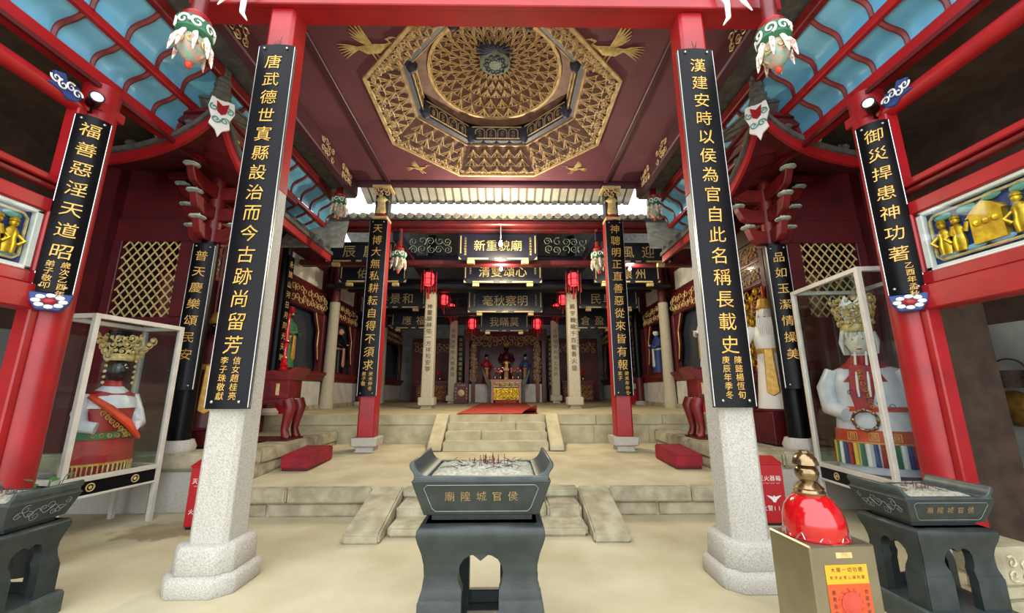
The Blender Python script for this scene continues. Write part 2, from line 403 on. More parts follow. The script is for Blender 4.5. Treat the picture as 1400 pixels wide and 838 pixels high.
# one bracket: a pointed cantilever with a fan of gilt ribs back to the shell (+y out)
MATS['caissonweb'] = M('caissonweb', '8a675a', .6, hex2='6b4d48', scale=9)
def bracket_mesh(w, L, slope, drop):
    tip = V(0, 0, -drop); g = G()
    ends = [V(w*q, L, -slope*L-.014) for q in (-.5, -.2, .2, .5)]
    mid = V(0, L*.55, -slope*L*.55-drop*.55)
    g.add([tip, ends[0], mid, ends[3], V(-w*.16, -.02, 0), V(w*.16, -.02, 0)], [(0, 1, 2), (0, 2, 3), (0, 4, 1), (0, 3, 5)])
    nweb = len(g.f)
    for e in ends: g.tube([tip, tip.lerp(e, .5)-V(0, 0, .01), e], [w*.05, w*.045, w*.05], 4)
    g.ball(tip, w*.085, 6, 4)
    g.tube([ends[0]+V(0, -.02, -.004), V(-w*.2, L*.85, -slope*L*.85-.035), V(0, L, -slope*L-.01), V(w*.2, L*.85, -slope*L*.85-.035), ends[3]+V(0, -.02, -.004)], w*.035, 4)
    me = bpy.data.meshes.new('bracket'); me.from_pydata(g.v, [], g.f)
    me.materials.append(MATS['caissonedge']); me.materials.append(MATS['caissonweb'])
    for i in range(nweb): me.polygons[i].material_index = 1
    o = bpy.data.objects.new('bracket', me); COL.objects.link(o); o.parent = cai
    return o
first = {}
def put_bracket(key, w, L, slope, drop, c, out):
    if key not in first: o = first[key] = bracket_mesh(w, L, slope, drop)
    else: o = again(first[key], cai)
    o.location = c; o.rotation_euler = (0, 0, math.atan2(-out.x, out.y))
for key, ap in (('a', 1.77), ('b', 1.63), ('c', 1.49)):
    zz = ZC+(AP-ap)*.84; oc = octo(ap, zz); nb = 5
    for k in range(8):
        a, b = oc[k], oc[(k+1) % 8]; out = ((a+b)/2-V(0, CY, zz)).normalized()
        for i in range(nb): put_bracket(key, (b-a).length/nb*1.06, .15, .84, .07, a.lerp(b, (i+.5)/nb), out)
for key, r, zz, sl, L in (('d', .95, 7.10, .667, .15), ('e', .80, 7.20, .667, .16), ('f', .62, 7.248, .27, .18), ('g', .45, 7.293, .27, .18), ('h', .30, 7.333, .27, .16)):
    for i in range(24):
        a = (i+(.5 if key in 'eg' else 0))*2*PI/24; d = V(math.cos(a), math.sin(a), 0)
        put_bracket(key, 2*PI*(r+L)/24*1.04, L, sl, .06, V(0, CY, zz)+d*r, d)
# arcade panels of the drum
oc = octo(1.345, 6.67)
for k in range(8):
    a, b = oc[k], oc[(k+1) % 8]; U = (b-a).normalized(); Lk = (b-a).length; N = V(-U.y, U.x, 0)
    pn = G()
    for i in range(4):
        u0 = .1+i*(Lk-.2)/4; u1 = .1+(i+1)*(Lk-.2)/4; m = (u0+u1)/2; rr = (u1-u0)/2-.02
        pts = [a+U*(u0+.02)+Z1*.02]+[a+U*(m-rr*math.cos(q*PI/6))+Z1*(.16+rr*.7*math.sin(q*PI/6)) for q in range(7)]+[a+U*(u1-.02)+Z1*.02]
        pn.tube([p+N*.012 for p in pts], .011, 4)
        pn.fret(a+U*(u0+.05)+Z1*.04+N*.008, U, Z1, N, u1-u0-.1, .14, .09, .007, k*7+i)
    pn.tube([a+U*.05+N*.015, b-U*.05+N*.015], .016, 4); pn.tube([a+U*.05+N*.015+Z1*.26, b-U*.05+N*.015+Z1*.26], .014, 4)
    pn.done('arcade_panel', 'caissonedge', cai)
    G().ball(a+N*.05+V(0, 0, .0), (.085, .085, .13), 8, 6).curl(a+N*.1, U, Z1, N, .09, 1.5, .02, k).done('corner_beast', 'caissondark', cai, smooth=True)
g = G()
for k in range(16): g.fret(V(1.06*math.cos(k*PI/8), CY+1.06*math.sin(k*PI/8), 7.02), V(-math.sin(k*PI/8), math.cos(k*PI/8), 0), Z1, V(-math.cos(k*PI/8), -math.sin(k*PI/8), 0), .2, .09, .1, .008, k)
g.done('dome_scrolls', 'goldpale', cai)
G().lathe([(.27, 7.24), (.27, 7.21), (.22, 7.19), (.12, 7.18), (.02, 7.175)], (0, CY, 0), 28).done('medallion', 'urn', cai, smooth=True)
g = G()
for q in range(10): g.curl((.16*math.cos(q*.63), CY+.16*math.sin(q*.63), 7.18), X1, Y1, V(0,0,-1), .06, 1.3, .012, q)
for q in range(10): g.tube([(.3*math.cos(q*.4+.1), CY-.28-.2*math.sin(q*.4), 7.2), (.18*math.cos(q*.4), CY-.33-.12*math.sin(q*.4), 7.14), (.05, CY-.4, 7.12)], [.02, .03, .02], 5)
g.done('dragon', 'caissondark', cai, smooth=True)
# ------------------------------------------------------------------ roofs
roof = struct(G().loft([[V(-3.5,3.5,6.34), V(3.5,3.5,6.34), V(3.5,8.5,6.34), V(-3.5,8.5,6.34)], [V(-1.8,5,8.2), V(1.8,5,8.2), V(1.8,7,8.2), V(-1.8,7,8.2)], [V(-.1,5.9,8.25), V(.1,5.9,8.25), V(.1,6.1,8.25), V(-.1,6.1,8.25)]], caps=False).done('roof_pavilion', 'tile'))
# rear eave of the pavilion: pale boards between rafters, seen against the sky
eav = empty_struct('roof_eave', 'pale boarded rear eave of the pavilion')
n = 33
for i in range(n):
    x = -3.3+6.6*(i+.5)/n; w = 6.6/n
    g = G().obox((x, 8.78, 6.33), (w*.72, .98, .03), Matrix.Rotation(-.33, 3, 'X'))
    g.done('eave_board', 'rafterboard', eav) if i == 0 else g.done('eave_board', 'rafterboard', eav)
    if i < n-1: G().obox((x+w/2, 8.78, 6.36), (w*.3, .94, .05), Matrix.Rotation(-.33, 3, 'X')).done('rafter', 'rafter', eav)
# hall roof, its front eave tiles and the beams under it
hroof = struct(G().prism([(9.0, 5.65), (9.0, 5.77), (15.2, 8.1), (21.6, 5.9), (21.6, 5.7), (15.2, 7.9)], (-6.3, 0, 0), Y1, Z1, V(12.6, 0, 0)).done('roof_hall', 'tile'))
tl = None
for i in range(40):
    x = -4.5+9*(i+.5)/40
    if tl is None:
        g = G(); g.prism([(-.07, -.02), (-.05, .03), (0, .05), (.05, .03), (.07, -.02)], (0, 0, 0), X1, Z1, V(0, .5, .185))
        g.prism([(-.1, -.02), (.1, -.02), (.07, -.07), (0, -.1), (-.07, -.07)], (.0, 0, 0), X1, Z1, V(0, .02, 0))
        tl = g.done('eave_tile', 'tilelight', hroof); o = tl
    else: o = again(tl, hroof)
    o.location = (x, 8.97, 5.77+random.uniform(-.01, .01))
G().box(-4.6, 4.6, 9.02, 9.2, 5.52, 5.65).done('eave_purlin', 'maroon', hroof, bevel=.03)
G().box(-4.6, 4.6, 9.3, 9.5, 5.50, 5.68).done('beam', 'maroon', hroof, bevel=.03)
for Y, z0, z1 in ((10.0, 4.79, 4.94), (11.6, 4.60, 4.74), (11.3, 5.3, 5.5), (13.16, 4.88, 5.25), (13.8, 5.3, 5.5), (15.16, 4.45, 4.8), (16.3, 5.4, 5.6), (17.6, 4.5, 4.85)):
    G().box(-5.15, 5.15, Y-.12, Y+.12, z0, z1).done('beam', 'maroon' if Y < 11 else 'navy', hroof, bevel=.03)
for s in (-1, 1):
    for Y in (12, 17): G().lathe([(.17, 4.5), (.17, 6.4)], (s*2.2+hx(Y), Y, 0), 14).done('post', 'blackmatte', hroof)
    G().box(s*2.45-.1, s*2.45+.1, 9.1, 17.2, 5.15, 5.4).done('beam', 'navy', hroof, bevel=.03)
    G().fret((s*1.15 if s > 0 else -2.2, 9.42, 4.95), X1, Z1, V(0,-1,0), 1.05, .4, .2, .010, 5+s).done('beam_carving', 'urn', hroof)
for s in (-1, 1):
    G().add([V(s*3.45, 8.5, 4.74), V(s*4.9, 8.5, 4.74), V(s*4.9, 9.05, 5.62), V(s*3.6, 9.05, 5.62), V(s*3.45, 8.5, 4.78), V(s*4.9, 8.5, 4.78), V(s*4.9, 9.05, 5.66), V(s*3.6, 9.05, 5.66)], [(0,3,2,1),(4,5,6,7),(0,1,5,4),(1,2,6,5),(2,3,7,6),(3,0,4,7)]).done('valley_tiles', 'tilelight', hroof)
# walls
struct(G().box(-6.2, 6.2, 21.0, 21.3, ZH, 6.2).done('wall_back', 'plasterold'))
for s, nm in ((-1, 'left'), (1, 'right')):
    W = 5.2
    w = struct(G().box(*sorted((s*(W+.35), s*(W+.6))), 8.95, 21.0, .7, 6.2).done('wall_'+nm, 'plasterold'))
    def bx(name, mat, x0, x1, y0, y1, z0, z1, bev=0): return G().box(*sorted((s*x0, s*x1)), y0, y1, z0, z1).done(name, mat, w, bevel=bev)
    edges = [8.95, 12.0, 14.5, 17.0, 20.9]
    bx('plinth_strip', 'stone', W-.03, W+.3, 8.95, 20.9, ZH, 1.22)
    for a, b in zip(edges, edges[1:]):
        bx('plaster_panel', 'plaster', W, W+.3, a+.16, b-.16, 1.22, 1.87)
        G().prism([(0, 1.86), (-.05, 1.9), (-.07, 2.0), (-.16, 2.06), (-.16, 2.13), (.3, 2.13), (.3, 1.86)], (s*W, a+.12, 0), V(s,0,0), Z1, V(0, b-a-.24, 0)).done('cornice', 'rosewood', w)
        bx('niche_pane', 'niche', W+.22, W+.25, a+.16, b-.16, 2.13, 3.85)
        for y0, y1 in ((a+.14, a+.3), (b-.3, b-.14)): bx('niche_post', 'maroon', W, W+.16, y0, y1, 2.13, 4.4, .01)
        bx('niche_header', 'maroon', W, W+.16, a+.14, b-.14, 3.8, 4.4, .01)
        g = G(); g.fret((s*(W-.01), a+.2, 3.85), Y1, Z1, V(-s,0,0), b-a-.4, .5, .2, .014, int(a*3)); g.done('header_carving', 'goldpale', w)
        for y0, sg in ((a+.3, 1), (b-.3, -1)):       # carved red curtains drawn to the posts
            pts = [(0, 3.8), (sg*.5, 3.8), (sg*.36, 3.55), (sg*.2, 3.3), (sg*.22, 2.9), (sg*.1, 2.5), (0, 2.4)]
            G().prism([(p[0]+y0, p[1]) for p in pts], (s*(W+.05), 0, 0), Y1, Z1, V(s*.05, 0, 0)).done('carved_curtain', 'maroon', w)
            g = G()
            for (p, q), (p2, q2) in zip(pts[1:5], pts[2:6]): g.tube([(s*(W+.045), y0+p*.85, q), (s*(W+.045), y0+p2*.85, q2)], .016, 4)
            g.done('curtain_edge', 'goldpale', w)
        bx('upper_panel', 'maroon', W+.1, W+.2, a+.1, b-.1, 4.4, 6.2)
        bx('white_panel', 'plaster', W+.06, W+.1, a+.35, b-.5, 4.55, 5.1)
    # gallery bay between the corner column and the hall
    bx('dado', 'maroon', 5.0, 5.2, 6.2, 8.95, .765, 1.75, .01); bx('dado_rail', 'rosewood', 4.92, 5.2, 6.2, 8.95, 1.75, 1.9, .02)
    bx('niche_back', 'maroon', 5.3, 5.34, 6.2, 8.95, 1.9, 4.4)
    for y in (6.2, 7.05, 7.9, 8.75): bx('bay_post', 'maroon', 5.0, 5.12, y, y+.13, 1.9, 4.45, .01)
    for y in (6.33, 7.18, 8.03):
        bx('frieze_panel', 'maroon', 5.02, 5.08, y, y+.72, 3.55, 4.45, .01)
        for z in (3.62, 4.05):
            g = G().fret((s*5.0, y+.06, z), Y1, Z1, V(-s,0,0), .6, .34, .17, .014, int(y*9+z)); g.done('frieze_carving', 'goldpale' if z < 4 else 'gold', w)
            bx('frieze_frame', 'rosewood', 5.0, 5.03, y+.01, y+.71, z-.04, z-.01)
    bx('gallery_upper', 'maroon', 5.0, 5.3, 6.2, 8.95, 4.45, 6.2)
    # lattice wall facing the court
    fw = struct(G().box(*sorted((s*6.05, s*6.3)), 5.95, 6.25, .765, 5.3).done('wall_front_'+nm, 'maroon'))
    def fx(name, mat, x0, x1, y0, y1, z0, z1, bev=0): return G().box(*sorted((s*x0, s*x1)), y0, y1, z0, z1).done(name, mat, fw, bevel=bev)
    fx('dado', 'maroon', 4.62, 6.05, 6.08, 6.2, .765, 2.72, .01)
    fx('upper_wall', 'maroon', 4.62, 6.05, 6.08, 6.2, 3.95, 4.35, .01)
    fx('top_panel', 'maroon', 4.62, 6.05, 6.12, 6.2, 4.35, 5.3)
    fx('frame_stile', 'maroon', 4.62, 4.98, 6.06, 6.2, 2.72, 3.95, .01); fx('frame_stile', 'maroon', 5.9, 6.05, 6.06, 6.2, 2.72, 3.95, .01)
    slat = {}
    x0, x1, z0, z1, d = 4.98, 5.9, 2.72, 3.95, .165
    for sg in (-1, 1):
        k = -14
        while k < 24:
            c = k*d*1.06; pts = []
            # line z - z0 = sg*1.25*(x-x0) + c, clipped to the window
            f = lambda x: z0+sg*1.25*(x-x0)+c
            xa, xb = x0, x1
            for zz in (z0, z1):
                xc = x0+(zz-z0-c)/(sg*1.25)
                if (f(xa)-zz)*(f(xb)-zz) < 0:
                    if (zz == z0) == (f(xa) < zz): xa = xc
                    else: xb = xc
            if xb-xa > .03 and z0-.001 <= (f(xa)+f(xb))/2 <= z1+.001:
                G().tube([(s*xa, 6.115+.012*sg, f(xa)), (s*xb, 6.115+.012*sg, f(xb))], .0135, 4).done('lattice_slat', 'goldpale', fw)
            k += 1
    # outer walls and roof of the side rooms
    struct(G().box(*sorted((s*6.3, s*6.45)), -1, 9.0, .55, 2.4).done('wall_room_'+nm, 'plasterold'))
    struct(G().box(*sorted((s*6.3, s*6.45)), -1, 9.0, 2.4, 5.3).done('wall_upper_'+nm, 'oldwood'))
    struct(G().box(*sorted((s*6.3, s*6.45)), -1, 9.0, 0, .55).done('baseboard_'+nm, 'darkdado'))
    struct(G().box(*sorted((s*4.6, s*6.6)), -1, 9.0, 5.25, 5.4).done('ceiling_'+nm, 'oldwood'))
    # ---- curved soffit over the aisle: blue boards between wavy ribs
    sof = empty_struct('ceiling_soffit_'+nm, 'blue boarded soffit with wavy red ribs')
    def prof(xa, za, xb, zb, n=10):
        out = []
        for i in range(n+1):
            t = i/n; b_ = .06*math.sin(t*PI)+.03*math.sin(t*2*PI); L_ = math.hypot(xb-xa, zb-za)
            out.append((xa+(xb-xa)*t+b_*(zb-za)/L_, za+(zb-za)*t-b_*(xb-xa)/L_))
        return out
    rows = ((prof(4.42, 5.12, 4.15, 5.44), 'blue'), (prof(4.10, 5.48, 3.80, 5.86), 'blue'))
    proto = {}
    for r, (pf, mt) in enumerate(rows):
        for k in range(19):
            y = 1.9+.39*k
            if r not in proto:
                g = G(); n_ = len(pf)
                g.add([V(s*x, 0, z+.02) for x, z in pf]+[V(s*x, .39, z+.02) for x, z in pf]+[V(s*x, 0, z+.05) for x, z in pf]+[V(s*x, .39, z+.05) for x, z in pf],
                      [(i, i+1, n_+i+1, n_+i) for i in range(n_-1)]+[(2*n_+i, 3*n_+i, 3*n_+i+1, 2*n_+i+1) for i in range(n_-1)])
                a_ = g.done('soffit_board', mt, sof, smooth=True)
                b_ = G().tube([(s*x, 0, z) for x, z in pf], .028, 6).done('rib', 'rosewood', sof, smooth=True)
                proto[r] = (a_, b_)
            else: a_, b_ = again(proto[r][0], sof), again(proto[r][1], sof)
            a_.location = (0, y, 0); b_.location = (0, y, 0)
    for x0_, z0_, w_, h_ in ((4.46, 4.98, .18, .16), (4.13, 5.40, .08, .1), (3.75, 5.84, .1, .16)):
        G().box(s*x0_-w_/2, s*x0_+w_/2, 1.0, 9.2, z0_, z0_+h_).done('long_beam', 'red' if x0_ > 4 else 'rosewood', sof, bevel=.015)
    G().box(s*4.36-.02, s*4.36+.02, 1.0, 8.6, 4.93, 4.98).done('moulding', 'maroon', sof)
    struct(G().box(*sorted((s*3.34, s*6.6)), .8, 8.7, 6.04, 6.1).done('roof_side_'+nm, 'tile'))
    # ---- red post-and-rail front of the side room (X = 4.45)
    fr = thing('timber_frame', 'red timber gallery frame with carved gilt panel '+SIDE[s], 'frame', group='gallery frames')
    def rx(name, mat, x0, x1, y0, y1, z0, z1, bev=.012): return G().box(*sorted((s*x0, s*x1)), y0, y1, z0, z1).done(name, mat, fr, bevel=bev)
    G().lathe([(.22, 0), (.24, .05), (.24, .12), (.19, .2)], (s*4.45, 4.05, 0), 20).done('stone_foot', 'granite', fr, smooth=True)
    G().lathe([(.17, .2), (.165, 5.0)], (s*4.45, 4.05, 0), 20).done('post', 'red', fr, smooth=True)
    rx('jamb', 'red', 4.38, 4.52, 3.82, 3.9, 0, 2.4)
    rx('lintel', 'red', 4.34, 4.56, .6, 3.92, 2.38, 2.62); rx('lower_rail', 'red', 4.37, 4.53, .6, 3.92, 2.62, 2.74)
    rx('stile', 'red', 4.37, 4.53, 3.76, 3.92, 2.74, 3.5); rx('upper_rail', 'red', 4.37, 4.53, .6, 3.92, 3.36, 3.5)
    rx('thin_rail', 'rosewood', 4.4, 4.5, .6, 3.92, 3.61, 3.66); rx('thin_rail', 'red', 4.38, 4.52, .6, 3.92, 3.68, 3.75)
    rx('upright', 'red', 4.38, 4.52, 3.8, 3.9, 3.75, 4.6)
    G().tube([(s*4.45, .6, 4.64), (s*4.45, 3.95, 4.64)], .085, 14).done('round_beam', 'red', fr, smooth=True)
    rx('capital', 'red', 4.29, 4.61, 3.89, 4.21, 4.66, 4.78); rx('capital_block', 'red', 4.36, 4.54, 3.96, 4.14, 4.8, 4.98)
    for y in (3.8, 1.95):
        g = G().prism([(0, .0), (-.06, .09), (-.16, .06), (-.2, .14), (-.3, .1), (-.26, .02), (-.33, -.05), (-.2, -.06), (-.12, -.1), (-.05, -.07)], (s*4.35, y, 4.68), Y1, Z1, V(s*.04, 0, 0))
        o = g.done('cloud_carving', 'bluecloth', fr, bevel=.006)
        g = G()
        for q in range(4): g.curl((s*4.34, y-.07-.07*q, 4.68+.03*(q % 2)), Y1, Z1, V(0,0,0), .05, 1.2, .012, q)
        g.done('white_scrolls', 'white', o)
    sp = thing('spot_lamp', 'small black cylindrical spotlight on the red post '+SIDE[s], 'lamp', (s*4.22, 3.80, 4.70), s*-PI/3.2)
    G().lathe([(.05, -.16), (.06, -.15), (.06, .0), (.066, .02), (.066, .03)], (0,0,0), 18, mat=Matrix.Rotation(PI/2, 3, 'X')).done('housing', 'black', sp, smooth=True)
    G().lathe([(.052, .028), (.05, .034), (.02, .036), (.0, .036)], (0,0,0), 18, mat=Matrix.Rotation(PI/2, 3, 'X')).done('lens', 'white', sp, smooth=True)
    G().tube([(0, .08, -.03), (0, .16, -.1), (s*.02, .2, -.1)], .012, 6).done('bracket', 'black', sp)
    if s > 0: struct(G().box(4.80, 5.5, 4.26, 4.30, 0, 2.6).done('wall_partition', 'oldwood'))
    # relief panel
    pn = G().box(*sorted((s*4.46, s*4.5)), 2.2, 3.76, 2.745, 3.36).done('relief_ground', 'bluecloth', fr)
    g = G()
    for a_ in ((2.2, 3.76, 2.745, 2.79), (2.2, 3.76, 3.32, 3.36), (3.7, 3.76, 2.745, 3.36)): g.box(*sorted((s*4.4, s*4.46)), a_[0], a_[1], a_[2], a_[3])
    g.done('white_border', 'white', pn, bevel=.008)
    g = G().tube([(s*4.43, 2.2, 2.83), (s*4.43, 3.62, 2.83), (s*4.43, 3.66, 2.87), (s*4.43, 3.66, 3.24), (s*4.43, 3.62, 3.28), (s*4.43, 2.2, 3.28)], .014, 5).done('gilt_fillet', 'goldpale', pn)
    for k, y in enumerate((3.56, 3.44, 2.98, 2.72, 2.5)):
        g = G(); x = s*4.42; h = .32+.03*(k % 2)
        g.lathe([(.05, 0), (.06, .08), (.045, .16), (.055, .21), (.03, .25), (.0, .26)], (x, y, 2.86), 10, sx=.6)
        g.ball((x, y, 2.86+.29), .036, 8, 5); g.lathe([(.04, 0), (.03, .03), (.0, .05)], (x, y, 2.86+.31), 8)
        g.tube([(x, y+.05, 3.05), (x-s*.03, y+.09, 3.0), (x-s*.02, y+.05, 2.95)], .016, 6); g.tube([(x, y-.05, 3.05), (x-s*.03, y-.09, 3.02), (x-s*.02, y-.1, 3.1)], .016, 6)
        g.done('gilt_figure', 'goldbright', pn, smooth=True)
    g = G().box(*sorted((s*4.4, s*4.46)), 3.08, 3.32, 2.87, 3.12).prism([(3.05, 3.12), (3.35, 3.12), (3.27, 3.2), (3.2, 3.24), (3.13, 3.2)], (s*4.4, 0, 0), Y1, Z1, V(s*.06, 0, 0))
    for i in range(3): g.ball((s*4.4, 3.13+.07*i, 3.05), .03, 6, 4)
    g.done('gilt_sedan', 'goldbright', pn)
    g = G()
    for q in range(7): g.ball((s*4.44, 2.35+.2*q, 3.25+.02*math.sin(q*2)), (.02, .08, .04), 7, 5)
    g.done('pine_boughs', 'aqua', pn, smooth=True)
    g = G()
    for q in range(7): g.ball((s*4.44, 2.3+.21*q, 2.87), (.02, .1, .03), 7, 5)
    g.done('carved_clouds', 'skyblue', pn, smooth=True)
    G().box(*sorted((s*4.375, s*4.38)), 2.2, 3.74, 2.76, 3.35).done('pane', 'glass', fr)
# ================================================================== COLUMNS AND COUPLET BOARDS
def chamf(h, c): return [(-h+c,-h),(h-c,-h),(h,-h+c),(h,h-c),(h-c,h),(-h+c,h),(-h,h-c),(-h,-h+c)]
def chlevel(g, levels):     # loft of chamfered squares: (half, chamfer, z)
    return g.loft([[V(x, y, z) for x, y in chamf(h, c)] for h, c, z in levels])
def board(name, label, loc, rz, w, z0, z1, txt, small=(), bulge=.03, size=None, mat='black', tmat='gold', side=1, group=None, top=.16, bot=.62):
    t = thing(name, label, 'sign board', loc, rz, group)
    n = 8; fr = [(w*(i/n-.5), -bulge*(1-(2*i/n-1)**2)) for i in range(n+1)]
    poly = fr+[(w/2, .05), (-w/2, .05)]
    p = G().prism(poly, (0, 0, z0), X1, Y1, V(0, 0, z1-z0)).done('panel', mat, t, smooth=True)
    for x in (-w/2, w/2):
        G().box(x-.006, x+.006, .0, .012, z0+.01, z1-.01).done('edge_strip', 'silver', p)
        G().box(x-.005, x+.005, .03, .038, z0+.01, z1-.01).done('edge_strip', 'silver', p)
    def put(g, ch, x, z, sz):
        vs, fs = glyph(ch); out = []
        for v in vs:
            xx = x+(v.x-.5)*sz+(v.y-.4)*sz*.06; out.append(V(xx, -bulge-.004, z+(v.y-.38)*sz))
        g.add(out, fs)
    n_ = len(txt); zt_, zb_ = z1-top, z0+bot; step = (zt_-zb_)/max(1, n_-1)
    sz = size or min(step*.82, w*.62)
    for i, ch in enumerate(txt):
        g = G(); put(g, ch, 0, zt_-step*i, sz); g.done('character', tmat, t)
    if small:
        g = G(); ss = sz*.42
        for c, col in enumerate(small):
            for i, ch in enumerate(col): put(g, ch, (.5-c)*ss*1.5, zb_-sz*.8-i*ss*1.05, ss)
        g.done('signature', 'gold', t)['kind'] = 'stuff'
    g = G()
    for x in (-w*.32, w*.32):
        for z in (z0+.06, z1-.05): g.ball((x, -bulge*.6-.008, z), (.014, .012, .014), 8, 5)
    g.done('stud', 'silver', t, smooth=True)
    return t
TX = {-1: '唐武德世寘縣設治而今古跡尚留芳', 1: '漢建安時以侯為官自此名稱長載史'}
SM = {-1: ('信女趙桂亮', '李子珠敬獻'), 1: ('陳懿楊恆旬', '庚辰年季冬')}
for s in (-1, 1):
    t = thing('stone_column', 'square granite column painted red above '+SIDE[s], 'column', (s*2.30, 3.85, 0), group='front granite columns')
    chlevel(G(), [(.30, .12, 0), (.30, .12, .12), (.275, .11, .15)]).done('plinth', 'granite', t, bevel=.01, smooth=True)
    chlevel(G(), [(.255, .10, .148), (.25, .10, .32), (.235, .095, .36)]).done('plinth_cap', 'granite', t, bevel=.01, smooth=True)
    chlevel(G(), [(.165, .04, .355), (.15, .04, 3.65)]).done('shaft', 'granite', t, bevel=.006)
    chlevel(G(), [(.15, .035, 3.65), (.145, .035, 5.82)]).done('upper_shaft', 'red', t, bevel=.006)
    board('couplet_board', 'long black couplet board on a granite column '+SIDE[s],
          (s*2.25, 3.63, 0), 0, .37, 1.45, 5.22, TX[s], SM[s], bulge=.02, side=s, top=.22, bot=.56)
    g = G()
    for q in range(6): g.tube([(0, 0, 0), (random.uniform(-.06, .06), random.uniform(-.02, .02), random.uniform(.02, .1 if q else .22))], .003, 4)
    tag(g.done('dried_sprig', 'ink', None, loc=(s*2.25, 3.64, 5.22)), 'few dry twigs atop a long couplet board '+SIDE[s], 'twigs', 'twigs on couplet boards')
T2 = {-1: '天博大無私耕耘自得不須求', 1: '神聰明正直善惡從來皆有報'}
for s in (-1, 1):
    z = zt(8.15)-.004
    t = thing('red_column', 'square red column on stone plinth before hall platform '+SIDE[s], 'column', (s*2.5, 8.15, 0), group='rear pavilion columns')
    chlevel(G(), [(.2, .02, z), (.17, .02, z+.03), (.17, .02, z+.09), (.24, .03, z+.12), (.25, .03, z+.27)]).done('plinth', 'granite', t, bevel=.006)
    chlevel(G(), [(.165, .03, z+.27), (.155, .03, 5.2)]).done('shaft', 'red', t, bevel=.006)
    chlevel(G(), [(.14, .03, 5.2), (.14, .03, 6.0)]).done('neck', 'blackmatte', t)
    g = G().box(-.16, .16, -.2, .12, 5.2, 5.26).box(-.2, .2, -.22, .16, 5.92, 5.98); g.lathe([(.1, 5.3), (.14, 5.36), (.12, 5.6), (.15, 5.66), (.1, 5.74)], (0, -.06, 0), 12)
    g.done('gilt_capital', 'goldpale', t, bevel=.01)
    g = G().fret((-.18, -.2, 5.72), X1, Z1, V(0,-1,0), .36, .2, .12, .016, 3); g.done('capital_scrolls', 'caissonedge', t)
    G().lathe([(.12, 5.27), (.15, 5.3), (.12, 5.33)], (0, -.06, 0), 12).done('collar', 'red', t)
    board('couplet_board', 'slim black couplet board on a square red column '+SIDE[s],
          (s*2.5, 7.925, 0), 0, .36, 1.5, 5.15, T2[s], (('癸未仲冬', '弟子敬'), ('癸未年仲冬', '弟子'))[s > 0], bulge=.03, top=.2, bot=.6)
# red posts of the side rooms carry boards turned towards the court
T3 = {-1: '福善惡淫天道昭', 1: '御災捍患神功著'}
for s in (-1, 1):
    board('couplet_board', 'curved black board on a round red post '+SIDE[s],
          (s*4.275, 3.875, 0), s*-PI/4 if s > 0 else PI/4, .27, 2.55, 4.50, T3[s], (('歲次乙酉年', '弟子敬叩'), ('乙酉年孟秋',))[s > 0], bulge=.05, top=.17, bot=.42)
    g = thing('carved_corbel', 'small painted corbel under a curved board '+SIDE[s], 'corbel', (s*4.275, 3.875, 2.546), s*-PI/4 if s > 0 else PI/4, 'corbels under curved boards')
    G().prism([(-.15, 0), (.15, 0), (.13, -.09), (.08, -.17), (-.08, -.17), (-.13, -.09)], (0, -.05, -.003), X1, Z1, V(0, .1, 0)).done('block', 'bluecloth', g, bevel=.01)
    q = G()
    for i in range(8): q.ball((.09*math.cos(i*PI/4), -.055, -.085+.055*math.sin(i*PI/4)), (.035, .012, .022), 7, 4)
    q.done('white_cloud', 'white', g, smooth=True)
    G().ball((0, -.055, -.085), (.055, .02, .035), 8, 5).done('red_heart', 'red', g, smooth=True)
